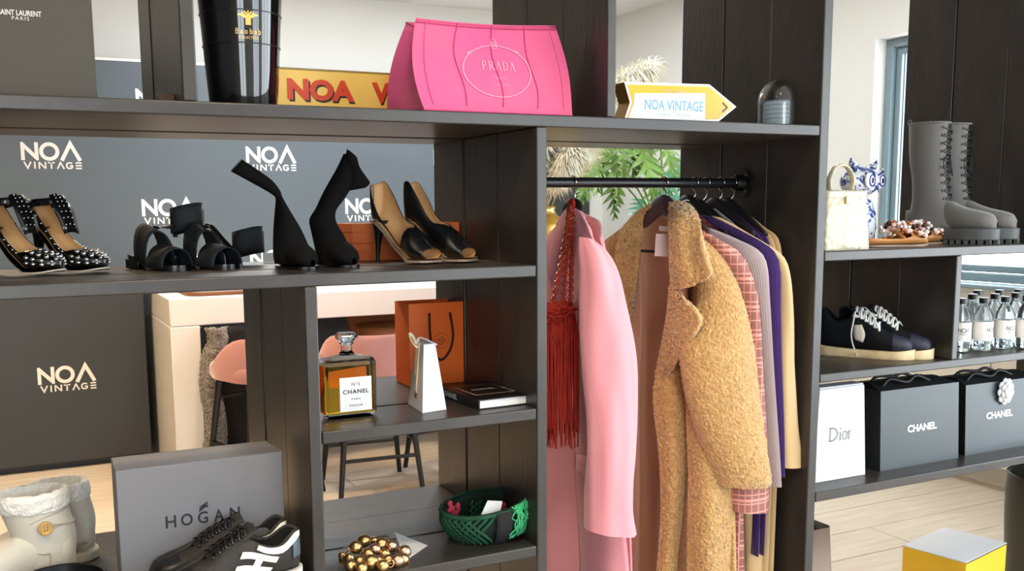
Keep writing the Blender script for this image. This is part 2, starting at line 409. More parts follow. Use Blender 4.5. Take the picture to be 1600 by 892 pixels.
# ================================================================ shelving unit of scaffold boards
m_wood = mat('charcoal_stained_wood', (45, 41, 38), .36, var=.22, vscale=4, bump=.22, bscale=14, stretch=(1.5, 6, 1.5), rgb2=None, objvar=.07, spec=.65)
DEP, PW, TH = .585, .195, .027
shelving = thing('shelving_unit', 'tall open shelving unit of dark charcoal-stained planks filling the view', 'shelf', (0, 0, 0))
def plankset(part, horizontal):
    for k in range(3): pass
def upright(x0, x1, z0, z1, dy=0.):
    root = MB().box(((x0 + x1) / 2, PW / 2 + dy, (z0 + z1) / 2), (x1 - x0, PW - .002, z1 - z0)).build('upright', m_wood, shelving, bevel=.003)
    for k in (1, 2):
        j = .0012 * (1 if k == 1 else -1)
        MB().box(((x0 + x1) / 2 + j, PW * (k + .5) + dy, (z0 + z1) / 2), (x1 - x0, PW - .004, z1 - z0)).build('plank', m_wood, root, bevel=.003)
def board(x0, x1, ztop, t=TH, dep=3):
    g = .0015
    root = MB().box(((x0 + x1) / 2, PW / 2, ztop - t / 2), (x1 - x0 - 2 * g, PW - .002, t)).build('shelf', m_wood, shelving, bevel=.003)
    for k in range(1, dep):
        j = .0012 * (1 if k == 1 else -1)
        MB().box(((x0 + x1) / 2, PW * (k + .5), ztop - t / 2 + j), (x1 - x0 - 2 * g, PW - .004, t)).build('plank', m_wood, root, bevel=.003)
ZA, ZB, ZC, ZD = 1.632, 1.2975, .9665, .637
ZE, ZF, ZG = 1.3045, .9735, .6435
ZTOP = 2.5; XL = -1.2; XR = 4.12
P1, P2, P3, P4, P5, P6, P7, P8 = (.3055, .333), (.5265, .5535), (1.067, 1.094), (1.9105, 1.9405), (1.2525, 1.2765), (2.455, 2.479), (2.89, 2.918), (3.585, 3.612)
upright(*P4, 0, ZTOP)                                   # full height
board(XL, P4[0], ZA)
board(XL, P3[0], ZB)
upright(*P3, 0, ZA - TH)
upright(*P1, ZA, ZTOP); upright(*P5, ZA, ZTOP)
upright(*P2, 0, ZB - TH)
board(P2[1], P3[0], ZC); board(P2[1], P3[0], ZD)
board(XL, P2[0], ZD)
board(P4[1], XR, ZE, TH); board(P4[1], XR, ZF, .024); board(P4[1], P8[0] , ZG)
upright(*P6, ZF, ZE - TH); upright(*P7, ZE, ZTOP); upright(*P8, 0, ZG - TH) if False else None
upright(P8[0], P8[1], 0, ZF - .024)
upright(XL - .03, XL, 0, ZTOP); upright(XR, XR + .03, 0, ZTOP)
board(XL - .03, XR + .03, ZTOP + TH)
# black pipe rail between the two uprights
m_black = mat('black_metal', (18, 18, 20), .32, metal=.0, spec=.6)
RAILY, RAILZ = .292, 1.492
rail = thing('clothes_rail', 'black steel pipe clothes rail fixed between two dark uprights', 'rail', (P3[1], RAILY, RAILZ))
LR = P4[0] - P3[1]
MB().tube([(.004, 0, 0), (LR - .004, 0, 0)], .0135, 16).build('pipe', m_black, rail, smooth=50)
for x, s in ((.001, 1), (LR - .001, -1)):
    fl_ = MB().tube([(x, 0, 0), (x + s * .006, 0, 0)], .042, 24).tube([(x + s * .006, 0, 0), (x + s * .03, 0, 0)], [.024, .018], 20).build('flange', m_black, rail, smooth=40)
    for k in range(4):
        a = R(45 + 90 * k); MB().tube([(x + s * .006, .032 * math.cos(a), .032 * math.sin(a)), (x + s * .009, .032 * math.cos(a), .032 * math.sin(a))], .004, 8).build('screw', mat('screw_steel', (150, 150, 150), .3, metal=1), fl_)
# ================================================================ the shop behind the shelving
m_back = mat('backdrop_grey', (90, 99, 106), .42, var=.04, vscale=1.2)
m_logo = mat('logo_white', (236, 234, 230), .5)
m_counter = mat('counter_charcoal', (58, 62, 66), .45)
BY = 4.6
bd = thing('backdrop_wall', 'grey press backdrop wall printed with rows of white NOA VINTAGE logos', 'backdrop', (.6, BY, 0))
MB().box((0, .05, 1.185), (5.2, .1, 2.37)).build('panel', m_back, bd, bevel=.004)
MB().box((0, .05, 2.378), (5.22, .11, .016)).build('cap_rail', m_white, bd)
for k in range(6):
    z = 2.127 - .345 * k
    for j in range(-2, 3):
        x = (.925 if k % 2 == 0 else .246) + 1.357 * j
        if -1.9 < x < 3.05: noa_logo(MB(), (x - .6, 0, z), (1, 0, 0), (0, 0, 1), .342).build('logo', m_logo, bd)
struct(MB().box((3.9, ROOM_Y1 - .02, 1.06), (.84, .04, 2.1)).build('door_1', mat('dark_door', (58, 60, 58), .5), bevel=.004))
# dark counter with one logo
ct = thing('reception_counter', 'dark charcoal reception counter with a single white NOA VINTAGE logo', 'counter', (.15, 3.85, 0))
MB().box((0, .25, .52), (1.0, .5, .96)).build('body', m_counter, ct, bevel=.005)
MB().box((0, .26, .02), (.92, .42, .04)).build('plinth', m_black, ct)
MB().box((0, .25, 1.014), (1.04, .54, .028)).build('countertop', m_counter, ct, bevel=.005)
noa_logo(MB(), (.072, 0, .517), (1, 0, 0), (0, 0, 1), .302).build('logo', m_logo, ct)
# white island table: waterfall ends
tb = thing('island_table', 'thick white waterfall counter table standing before the grey backdrop', 'table', (.70, 3.2, 0))
MB().box((1.15, .68, .915), (2.3, 1.36, .145)).build('tabletop', m_white, tb, bevel=.006)
for x in (.075, 2.225): MB().box((x, .68, .421), (.15, 1.36, .842)).build('end_panel', m_white, tb, bevel=.006)
# tray on the table
tr_ = thing('serving_tray', 'round-cornered wooden tray lying on the white table', 'tray', (1.12, 3.5, .9885))
def rrect(w, h, r, n=6):
    out = []
    for cx, cy, a0 in ((w / 2 - r, h / 2 - r, 0), (-w / 2 + r, h / 2 - r, 90), (-w / 2 + r, -h / 2 + r, 180), (w / 2 - r, -h / 2 + r, 270)):
        out += [(cx + r * math.cos(R(a0 + 90 * i / n)), cy + r * math.sin(R(a0 + 90 * i / n))) for i in range(n + 1)]
    return out
MB().prism(rrect(.62, .42, .08), (0, 0, 0), (1, 0, 0), (0, 1, 0), (0, 0, .018)).build('tray_base', mat('tray_wood', (120, 72, 46), .5, var=.2), tr_, bevel=.003)
MB().prism(rrect(.58, .38, .07), (0, 0, .0185), (1, 0, 0), (0, 1, 0), (0, 0, .003)).build('tray_inlay', mat('tray_marble', (205, 200, 196), .25, var=.12, vscale=8), tr_)

# bar stools
m_pink = mat('pink_velvet', (198, 142, 138), .8, sheen=.8, var=.08, vscale=7)
m_tan = mat('tan_leather', (176, 116, 72), .5, var=.08, vscale=9)
def stool(label, m, loc, rz, quilt=False, group='bar stools at the white table'):
    t = thing('bar_stool', label, 'stool', loc, rz, group)
    # seat: padded rounded slab
    rings = []
    for z, k in ((.60, .86), (.605, .95), (.63, 1.0), (.665, 1.0), (.685, .96), (.692, .86)):
        rings.append([Vector((x * k, y * k + .02, z)) for x, y in rrect(.44, .42, .13)])
    MB().loft(rings).build('seat', m, t, smooth=50)
    # backrest: curved shell wrapping the rear (rear is -y), arms sloping forward
    outer = []; n = 26
    def col(a, r, z): return Vector((math.sin(a) * (.225 + r), -math.cos(a) * (.21 + r) + .02, z))
    rows = []
    for i in range(n + 1):
        a = R(-112 + 224 * i / n); e = abs(i / n - .5) * 2
        top = .825 - .14 * smooth01((e - .45) / .55); bot = .615
        tilt = .03
        rows.append([col(a, 0.0, bot), col(a, .012, bot), col(a, .03 + tilt * (1 - e), top - .02), col(a, .02 + tilt * (1 - e), top), col(a, -.005 + tilt * (1 - e), top - .015), col(a, -.03, bot + .03)])
    MB().loft(rows).build('backrest', m, t, smooth=60)
    if quilt:
        for k in range(5):
            a = R(-60 + 30 * k)
            MB().tube([col(a, .016 + .02 * q + .012, .63 + .2 * q) for q in (0, .5, 1)], .003, 6).build('stitch_line', mat('tan_stitch', (120, 74, 44), .6), t)
        MB().tube([col(R(-70 + 5 * q), .036, .74) for q in range(29)], .003, 6).build('stitch_line', MATS['tan_stitch'], t)
    feet = []
    for sx in (-1, 1):
        for sy in (-1, 1):
            a, b = Vector((sx * .15, sy * .14 + .02, .605)), Vector((sx * .215, sy * .205 + .02, 0))
            MB().tube([a, b], [.019, .013], 10).build('leg', m_black, t, smooth=50); feet.append((a, b))
    pt = lambda i, z: feet[i][0].lerp(feet[i][1], 1 - z / .605)
    for i, j, z in ((0, 1, .27), (2, 3, .27), (0, 2, .19), (1, 3, .19), (0, 2, .50), (1, 3, .50)):
        MB().tube([pt(i, z), pt(j, z)], .0105, 8).build('foot_rail', m_black, t, smooth=50)
    return t
stool('pink velvet bar stool seen from behind beyond the perfume bottle', m_pink, (1.61, 2.72, 0), R(-4))
stool('pink velvet bar stool with a dark coat on it by the table end', m_pink, (1.09, 2.86, 0), R(20))
stool('pink velvet bar stool behind the orange paper bag', m_pink, (2.14, 2.80, 0), R(6))
stool('tan quilted leather bar stool on the far side of the white table', m_tan, (2.18, 4.02, 0), R(180), True)
def densify0(rows, k):
    return [crs(r, k) for r in rows]
# dark coat and fur throw over the stool by the table end
fr = MB(); rows = []
for i in range(12):
    z = .83 - .070 * i
    rows.append([P(318 + dx + 3 * math.sin(i * 1.1) + (10 if i < 2 else 0), 600, Y=3.14 + .05 * math.cos(dx * .2)) * 1 for dx in (0, 8, 16, 24, 32)])
    for p in rows[-1]: p.z = z
fr.grid(densify0(patch(rows, 14, 4), 4)); fuzz(fr, .006, 110)
o = fr.build('fur_throw', mat('grey_fur', (122, 116, 106), .95, var=.35, vscale=60, bump=1., bscale=180, sheen=.5), None, smooth=180, solid=.03)
tag(o, 'grey fur throw hanging beside the white table end', 'throw')
ck = MB(); rows = []
for i in range(9):
    z = .83 - .098 * i
    rows.append([P(x, 600, Y=3.18 + .03 * math.cos(x * .3 + i * .4)) * 1 for x in (345, 362, 380, 400, 420)])
    for p in rows[-1]: p.z = z
ck.grid(patch(rows, 3, 4))
o = ck.build('dark_coat', mat('black_wool', (18, 16, 16), .9), None, smooth=180, solid=.04); tag(o, 'black coat draped over the stool by the white table', 'coat')

# gold vase with pampas grass on a plinth
m_gold = mat('brushed_gold', (212, 172, 92), .25, metal=1.)
vx, vy = P(848, 370, Y=2.35).x, 2.35
pl = MB().box((0, 0, .5), (.36, .36, 1.0)).build('plinth', m_white, None, bevel=.005); pl.location = (vx, vy, 0)
tag(pl, 'white display plinth under the gold vase behind the shelving', 'plinth')
vs = thing('gold_vase', 'round gold vase on a plinth behind the pink blazer', 'vase', (vx, vy, 1.0))
MB().lathe([(.07, 0), (.13, .02), (.19, .09), (.215, .19), (.19, .29), (.13, .36), (.075, .395), (.06, .42), (.07, .44), (.062, .44), (.05, .42), (.06, .39)], 32, cap1=False).build('vase_body', m_gold, vs, smooth=180)
m_pamp = mat('pampas', (255, 246, 226), .9, var=.12, vscale=20)
for k, (dx, dy, h, lean) in enumerate(((.05, .0, .40, .24), (.0, .05, .46, .10), (-.05, 0, .40, .02), (.06, -.05, .74, .56), (.02, .03, .34, .32), (-.02, -.05, .30, .16))):
    g = thing('pampas_plume', ['cream pampas plume leaning right from the gold vase', 'short upright cream pampas plume in the gold vase', 'leftmost cream pampas plume in the gold vase', 'longest cream pampas plume reaching above the street sign', 'cream pampas plume drooping low toward the plant', 'lowest cream pampas plume just above the rail'][k], 'pampas grass', (vx + dx * .4, vy + dy * .4, 1.405), 0, 'pampas plumes in the gold vase')
    path = crs([(0, 0, 0), (lean * .25, dy, h * .45), (lean * .65, dy * 1.6, h * .8), (lean, dy * 2, h * .96)], 8)
    MB().tube(path, .0025, 5).build('stem', mat('straw', (196, 164, 110), .8), g)
    q = MB(); rnd = random.Random(k)
    for i in range(2600):
        t = rnd.uniform(.3, 1.); j = t * (len(path) - 1); a = path[int(j)].lerp(path[min(len(path) - 1, int(j) + 1)], j % 1)
        d = Vector((rnd.gauss(0, 1), rnd.gauss(0, 1), rnd.gauss(.15, .6))).normalized(); ln = rnd.uniform(.06, .13) * (1.15 - .5 * abs(t - .65) * 2)
        b = a + d * ln * .55 + Vector((0, 0, ln * .3)); c = a + d * ln + Vector((.01, 0, -ln * .05)); s = d.cross(Vector((.3, .2, 1))).normalized() * .0034
        q.add([a - s, a + s, b + s, b - s, c], [(0, 1, 2, 3), (3, 2, 4)])
    tag(q.build('plume', m_pamp, g, fix=False), kind='stuff')
# split-leaf philodendron in a pot on a stand
m_leaf = mat('leaf_green', (104, 136, 62), .4, var=.25, vscale=6, objvar=.35, sss=.0)
m_leaf2 = mat('leaf_teal', (92, 156, 124), .4, var=.2, vscale=6, objvar=.2)
px_, py_ = P(1035, 400, Y=3.0).x, 3.0
pst = MB().lathe([(.16, 0), (.16, .02), (.03, .03), (.03, .98), (.17, .99), (.17, 1.01)], 20).build('plant_stand', m_black, None, smooth=40); pst.location = (px_, py_, 0)
tag(pst, 'tall black pedestal stand carrying the leafy plant', 'plant stand')
plant = thing('philodendron', 'split-leaf green philodendron spilling above the clothes rail', 'plant', (px_, py_, 1.0105))
MB().lathe([(.11, 0), (.15, .2), (.155, .22), (.14, .22), (.13, .18)], 24, cap1=False).lathe([(.001, .185), (.135, .185)], 24).build('pot', mat('dark_pot', (50, 50, 48), .5), plant, smooth=40)
def leaf(mb, O, d, up, L):
    d = d.normalized(); side = d.cross(up).normalized(); nn = side.cross(d)
    c = lambda t: O + d * (L * t) + nn * (L * (.10 * t - .38 * t * t))
    mb.tube([c(i / 6) for i in range(7)], [.004 - .0005 * i for i in range(7)], 5)
    for s in (-1, 1):
        for i in range(6):
            t0 = .12 + i * .145; w = L * (.46 - .05 * abs(i - 2) - .02 * i); tw = L * .085
            base0, base1 = c(t0 - .06), c(t0 + .09)
            dirv = (side * s * math.cos(R(18 + 9 * i)) + d * math.sin(R(18 + 9 * i))).normalized()
            m0 = c(t0) + dirv * w * .55 + nn * L * .02; m1 = m0 + d * tw * 1.3; tip = c(t0) + dirv * w - nn * w * .22 + d * tw * .6
            mb.add([base0, base1, m1, tip, m0], [(0, 1, 2, 4), (4, 2, 3)])
rnd = random.Random(3)
spec_ = [(925, 268, 2.6, -.7, .5, 0), (945, 245, 2.7, -.3, .6, 0), (962, 262, 2.6, .1, .55, 0), (985, 240, 2.8, .2, .5, 0), (1010, 250, 2.7, .3, .6, 0), (1022, 270, 2.8, -.2, .5, 0),
         (1045, 240, 2.9, .4, .5, 0), (1005, 235, 3.0, -.4, .5, 0), (1000, 322, 2.9, -.8, .35, 1), (1035, 305, 3.0, -.3, .4, 1), (1058, 318, 2.9, -.2, .4, 1), (1060, 262, 3.1, .1, .5, 1), (1048, 285, 3.0, -.5, .5, 1), (915, 292, 2.5, -.6, .3, 0), (957, 300, 2.6, .1, .4, 0), (975, 225, 2.6, -.1, .5, 0), (1040, 215, 2.7, .2, .5, 0)]
for k, (x, y, Y, dx, L, c_) in enumerate(spec_):
    q = P(x, y, Y=Y) - plant.location; o0 = Vector((0, 0, .2))
    d = Vector((dx * .7 - .15, -.55, -.75)); base = q - d.normalized() * L * .22
    stem = crs([o0, o0.lerp(base, .5) + Vector((0, 0, .14)), base], 6)
    g = MB().tube(stem, .005, 6).build('leaf_stalk', MATS['leaf_green'], plant, smooth=60)
    lb = MB(); leaf(lb, base, d, Vector((0, -.8, .6)), L * .58)
    lb.build('leaf', m_leaf2 if c_ else m_leaf, plant, smooth=60, fix=False)
# ================================================================ top shelf (z = ZA)
m_card = mat('olive_black_card', (58, 54, 46), .6, var=.04)
m_silver = mat('silver_print', (198, 196, 190), .4)
m_blackgloss = mat('black_gloss', (10, 10, 12), .06, coat=.6)
# upright fashion box at the far left
x0, x1 = -.22, P(151, 140, Y=.04).x
yb = thing('fashion_box', 'tall dark olive card box lettered SAINT LAURENT PARIS at top left', 'box', ((x0 + x1) / 2, .10, ZA))
w_ = x1 - x0
MB().box((0, 0, .19), (w_ - .002, .12, .38)).build('box_body', m_card, yb, bevel=.002)
MB().box((0, -.0605, .19), (w_, .008, .382)).build('lid', m_card, yb, bevel=.002)
t = MB()
c = P(31, 20, Y=.034) - yb.location; put_text(t, 'SAINT LAURENT', (c.x, -.0648, c.z), (1, 0, 0), (0, 0, 1), .070, .0095, bold=.02)
t.build('lettering', m_silver, yb); t = MB()
c = P(32, 28.5, Y=.034) - yb.location; put_text(t, 'PARIS', (c.x, -.0648, c.z), (1, 0, 0), (0, 0, 1), .028, .006, spacing=1.3)
t.build('lettering', m_silver, yb)
# black glass candle vessel
bc = P(381, 158, Y=.18); rb = .070
cv = thing('candle_vessel', 'glossy black glass candle vessel with gold Baobab print on the top shelf', 'candle', (bc.x, .18, ZA))
MB().lathe([(rb * .97, 0), (rb, .006), (rb * 1.10, .10), (rb * 1.22, .22), (rb * 1.30, .30), (rb * 1.26, .30), (rb * 1.18, .22), (rb * 1.0, .05)], 48, cap1=False).build('glass_body', m_blackgloss, cv, smooth=40)
m_goldp = mat('gold_print', (214, 170, 92), .35, metal=.6)
def rad_at(z): return rb * interp([(0, 1.), (.10, 1.10), (.22, 1.22), (.3, 1.3)], z)
def wrapb(p):   # wrap a flat print (x lateral, z height, y ignored) round the vessel, facing the camera
    r = rad_at(p.z) + .0008; a = p.x / r - R(90 + 2); return Vector((r * math.cos(a), r * math.sin(a), p.z))
t = MB()
zc = P(384, 50, Y=.11).z - ZA
put_text(t, 'Baobab', (0, 0, zc), (1, 0, 0), (0, 0, 1), .052, .011, spacing=1.5, warp=wrapb)
put_text(t, 'COLLECTION', (0, 0, zc - .012), (1, 0, 0), (0, 0, 1), .04, .005, spacing=1.2, warp=wrapb)
W_ = lambda pl, w: stroke(t, pl, w, (0, 0, zc + .024), (1, 0, 0), (0, 0, 1), 0, warp=wrapb)
W_([(0, -.012), (0, .006)], .011)
for a in range(-4, 5): W_([(a * .0012, .002), (a * .0042, .010 + .003 * math.cos(a)), (a * .0042 + .004 * (1 if a > 0 else -1 if a else 0), .016 - abs(a) * .0022)], .0028)
t.build('gold_print', m_goldp, cv)
for z in (zc + .042, zc - .022): MB().tube([Vector((math.cos(a) * (rad_at(z) + .0004), math.sin(a) * (rad_at(z) + .0004), z)) for a in (2 * math.pi * i / 40 for i in range(40))], .0012, 5, closed=True).build('label_band', m_black, cv)
# small wooden block by the divider
kb = MB().box((0, 0, .011), (.03, .05, .022)).build('wood_block', mat('brown_block', (74, 46, 34), .6), None, bevel=.002)
p = P(258, 150, Y=.12); kb.location = (p.x, .12, ZA + .0005); tag(kb, 'tiny brown wooden block at the foot of the divider', 'block')
# yellow tin behind the bag
m_yel = mat('mustard_card', (236, 196, 98), .4, var=.03)
xa, xb = P(431, 165, Y=.36).x, P(431, 165, Y=.36).x + .62
ht = .122
yt = thing('letter_tin', 'long mustard yellow tin with red NOA V letters behind the pink bag', 'tin', ((xa + xb) / 2, .40, ZA))
MB().box((0, 0, ht / 2), (xb - xa, .08, ht)).build('tin_body', m_yel, yt, bevel=.003)
MB().box((0, 0, ht + .001), (xb - xa + .002, .082, .004)).build('tin_lid', mat('tin_edge', (150, 128, 70), .4), yt)
t1, t2 = MB(), MB()
cc = P(502, 141, Y=.36).x - yt.location.x, P(502, 141, Y=.36).z - ZA
put_text(t1, 'NOA', (cc[0], -.0402, cc[1]), (1, 0, 0), (0, 0, 1), .165, .050, bold=.05, lift=.0012)
put_text(t2, 'NOA', (cc[0] + .0035, -.0402, cc[1] - .0045), (1, 0, 0), (0, 0, 1), .162, .050, bold=.05, lift=.0006)
t1.build('lettering', mat('red_print', (206, 66, 34), .45), yt); t2.build('letter_shadow', mat('dark_print', (36, 30, 24), .5), yt); t1, t2 = MB(), MB()
put_text(t1, 'VINTAGE', (cc[0] + .262, -.0402, cc[1]), (1, 0, 0), (0, 0, 1), .27, .050, bold=.05, lift=.0012)
put_text(t2, 'VINTAGE', (cc[0] + .2655, -.0402, cc[1] - .0045), (1, 0, 0), (0, 0, 1), .274, .050, bold=.05, lift=.0006)
t1.build('lettering', MATS['red_print'], yt); t2.build('letter_shadow', MATS['dark_print'], yt); t2 = MB()
put_text(t2, 'SPECIAL', (cc[0] + .17, -.0402, .013), (1, 0, 0), (0, 0, 1), .10, .012, bold=.03)
t2.build('small_lettering', MATS['dark_print'], yt)
# pink canvas handbag
m_pinkc = mat('pink_canvas', (198, 80, 130), .75, var=.05, vscale=7, bump=.25, bscale=500, rgb2=(208, 90, 128))
m_pinks = mat('pink_stitch', (176, 44, 104), .8)
m_pinkp = mat('pale_pink_print', (226, 132, 160), .7)
bl, br = P(652, 170, Y=.07).x, P(893, 179, Y=.05).x
hb = thing('pink_handbag', 'bright pink canvas handbag printed PRADA in an oval on the top shelf', 'handbag', ((bl + br) / 2, .15, ZA), R(2))
bw = (br - bl) / 2
tl, trt = P(643, 35, Y=.14) - hb.location, P(864, 45, Y=.14) - hb.location
def bagring(t):
    """t 0 bottom .. 1 top; ring of points: front left->right, then right gusset, back, left gusset"""
    h = (tl.z) * t
    bulge = math.sin(math.pi * min(1, t * 1.0)) * .012
    xl = lerp(-bw, tl.x, t ** 1.15) - bulge * 1.3; xr = lerp(bw, trt.x, t ** 1.3) + bulge * 1.2
    dpt = lerp(.105, .026, t ** .9); yc = 0
    out = []; n = 12
    for i in range(n + 1):
        q = i / n; out.append(Vector((lerp(xl, xr, q), -dpt - bulge * .6 * math.sin(math.pi * q), h + (trt.z - tl.z) * t * q - .006 * t * math.sin(math.pi * q))))
    g = .055 * t * (1.2 - t) + .006
    for q in (.3, .5, .7): out.append(Vector((xr - g * math.sin(math.pi * q) , lerp(-dpt, dpt, q), h + (trt.z - tl.z) * t - .012 * t * math.sin(math.pi * q))))
    for i in range(n + 1):
        q = i / n; out.append(Vector((lerp(xr, xl, q), dpt + bulge * .6 * math.sin(math.pi * q), h + (trt.z - tl.z) * t * (1 - q))))
    for q in (.7, .5, .3): out.append(Vector((xl + g * math.sin(math.pi * q), lerp(-dpt, dpt, q), h - .012 * t * math.sin(math.pi * q))))
    return out
rings = [[p * 1 for p in bagring(0)]]
rings = [[Vector((p.x * .97, p.y * .95, 0)) for p in bagring(0)]] + [[Vector((p.x, p.y, p.z + .004)) for p in bagring(t / 14)] for t in range(0, 15)]
MB().loft(rings, cap1=False).build('bag_body', m_pinkc, hb, smooth=50, solid=.003, offset=-1)
def bagfront(u, t, off=.0012):
    a = bagring(t)[:13]; j = u * 12; i = min(11, int(j)); p = a[i].lerp(a[i + 1], j - i); return Vector((p.x, p.y - off, p.z + .004))
for u in (.07, .27, .51, .745, .94):
    MB().tube([bagfront(u + (.02 * math.sin(t * .5) if .1 < u < .9 else 0), t / 14) for t in range(1, 15)], .0011, 5).build('seam', m_pinks if .1 < u < .9 else m_pinkc, hb)
for k in range(46): pass
MB().tube([bagfront(i / 12, .965) for i in range(13)], .001, 5).build('seam', m_pinks, hb)
MB().tube([bagring(1)[i] + Vector((0, 0, .0045)) for i in range(len(bagring(1)))], .0022, 6, closed=True).build('rim_binding', m_pinkc, hb, smooth=180)
MB().tube([Vector((p.x, p.y * 1.0, .003)) for p in bagring(0)], .003, 6, closed=True).build('base_binding', mat('deep_pink', (188, 44, 110), .7), hb, smooth=180)
def wbag(p):   # print: x in u units, z in t units
    return bagfront(p.x, p.z, .0018)
t = MB()
oc = (.512, .47)
for k in range(40):
    a0, a1 = 2 * math.pi * k / 40, 2 * math.pi * (k + 1) / 40; ww = .011 + .012 * (k % 5 == 0) * (.2 < math.sin(a0) < .95)
    for ps in ([(oc[0] + .212 * math.cos(a), oc[1] + .285 * math.sin(a)) for a in (a0, a1)],):
        vs = [wbag(Vector((p[0], 0, p[1]))) for p in ps] + [wbag(Vector((oc[0] + (p[0] - oc[0]) * (1 + ww * 4), 0, oc[1] + (p[1] - oc[1]) * (1 + ww * 4)))) for p in reversed(ps)]
        t.add(vs, [(0, 1, 2, 3)])
for r_ in (.045, .022): stroke(t, [(oc[0] + r_ * .45 * math.cos(a), oc[1] + .31 + r_ * 1.3 * math.sin(a)) for a in (2 * math.pi * i / 14 for i in range(14))], .008, (0, 0, 0), (1, 0, 0), (0, 0, 1), 0, True, warp=wbag)
# serif capitals
def serif_word(mb, word, O, w, h, warp, thick=.22, thin=.10):
    n = len(word); cw = w / n; u0 = O[0] - w / 2
    st = lambda pl, k: stroke(mb, [(u0 + i * cw + p[0] * cw * .86, O[1] + (p[1] - .5) * h) for p in pl], k * cw, (0, 0, 0), (1, 0, 0), (0, 0, 1), 0, warp=warp)
    arc = lambda cx, cy, rx, ry, a0, a1: [(cx + rx * math.cos(R(a0 + (a1 - a0) * q / 10)), cy + ry * math.sin(R(a0 + (a1 - a0) * q / 10))) for q in range(11)]
    for i, ch in enumerate(word):
        base = lambda x, y: st([(x - .17, y), (x + .17, y)], thin * .8)
        if ch == 'P': st([(.25, 0), (.25, 1)], thick); st(arc(.42, .74, .34, .24, 92, -92), thick * .8); base(.25, .03); base(.2, .97); st([(.25, .5), (.45, .5)], thin); st([(.25, .97), (.45, .97)], thin)
        if ch == 'R': st([(.2, 0), (.2, 1)], thick); st(arc(.38, .75, .32, .23, 92, -92), thick * .8); base(.2, .03); st([(.2, .5), (.42, .5)], thin); st([(.2, .97), (.4, .97)], thin); st([(.45, .5), (.9, .04)], thick); base(.88, .03)
        if ch == 'A': st([(.15, 0), (.5, 1)], thin); st([(.48, 1), (.88, 0)], thick); st([(.28, .34), (.7, .34)], thin); base(.14, .03); base(.88, .03)
        if ch == 'D': st([(.22, 0), (.22, 1)], thick); st(arc(.38, .5, .48, .47, 90, -90), thick * .85); st([(.1, .97), (.4, .97)], thin); st([(.1, .03), (.4, .03)], thin)
serif_word(t, 'PRADA', (oc[0] + .012, oc[1] + .06), .225, .105, wbag)
put_text(t, 'MILANO', (oc[0] + .012, 0, oc[1] - .075), (1, 0, 0), (0, 0, 1), .085, .036, warp=wbag, lift=0)
put_text(t, 'DAL 1913', (oc[0] + .012, 0, oc[1] - .155), (1, 0, 0), (0, 0, 1), .10, .03, warp=wbag, lift=0)
t.build('printed_oval_logo', m_pinkp, hb, fix=False)
# arrow street sign
sg = thing('arrow_sign', 'yellow arrow-shaped street sign lettered NOA VINTAGE on the top shelf', 'sign', (P(980, 186, Y=.12).x, .12, ZA))
s0 = sg.location
pts = [P(x, y, Y=.12) - s0 for x, y in ((975, 128), (1108, 132), (1150, 167), (1122, 190), (974, 190), (984, 160))]
pol = [(p.x, max(p.z, 0)) for p in pts]
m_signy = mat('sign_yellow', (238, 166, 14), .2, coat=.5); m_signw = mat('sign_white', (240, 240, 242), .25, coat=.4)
MB().prism(pol, (0, 0, 0), (1, 0, 0), (0, 0, 1), (0, .05, 0)).build('sign_body', mat('sign_back', (150, 108, 42), .3, metal=.5), sg, bevel=.002)
def inset(poly, d):
    out = []; n = len(poly); ar = sum(poly[i][0] * poly[(i + 1) % n][1] - poly[(i + 1) % n][0] * poly[i][1] for i in range(n)); sg_ = 1 if ar > 0 else -1
    for i in range(n):
        a, b, c = Vector(poly[i - 1]), Vector(poly[i]), Vector(poly[(i + 1) % n]); d1 = (b - a).normalized(); d2 = (c - b).normalized()
        n1 = Vector((-d1.y, d1.x)) * sg_; n2 = Vector((-d2.y, d2.x)) * sg_; m = (n1 + n2); m = m / max(.35, m.dot(n1)); out.append(tuple(b + m * d))
    return out
MB().prism(pol, (0, -.0015, 0), (1, 0, 0), (0, 0, 1), (0, .0014, 0)).build('white_border', m_signw, sg)
ins = inset(pol, .006)
MB().prism(ins, (0, -.003, 0), (1, 0, 0), (0, 0, 1), (0, .0014, 0)).build('yellow_face', m_signy, sg)
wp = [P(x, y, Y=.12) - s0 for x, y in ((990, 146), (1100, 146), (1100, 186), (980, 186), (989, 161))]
MB().prism([(p.x, p.z) for p in wp], (0, -.0042, 0), (1, 0, 0), (0, 0, 1), (0, .0011, 0)).build('glare_patch', m_signw, sg, bevel=.0)  # glare on the yellow face, put in as a white patch
t = MB(); c = P(1052, 165, Y=.12) - s0
put_text(t, 'NOA VINTAGE', (c.x, -.0042, c.z), (1, 0, 0), (0, 0, 1), .182, .026, bold=.025)
c = P(1050, 180, Y=.12) - s0; put_text(t, 'PARIS - 250 M', (c.x, -.0042, c.z), (1, 0, 0), (0, 0, 1), .10, .007)
c = P(1052, 147, Y=.12) - s0; 
t.build('lettering', mat('pale_blue_print', (118, 162, 194), .4), sg)
t = MB(); put_text(t, 'Place Vintage', (c.x, -.0042, c.z + .006), (1, 0, 0), (0, 0, 1), .07, .009)
t.build('small_lettering', mat('grey_print', (190, 170, 140), .4), sg)
t = MB(); c = P(1131, 168, Y=.12) - s0; stroke(t, [(-.008, .012), (.008, 0), (-.008, -.012)], .0045, (c.x, -.003, c.z), (1, 0, 0), (0, 0, 1), .0006); t.build('chevron', m_black, sg)
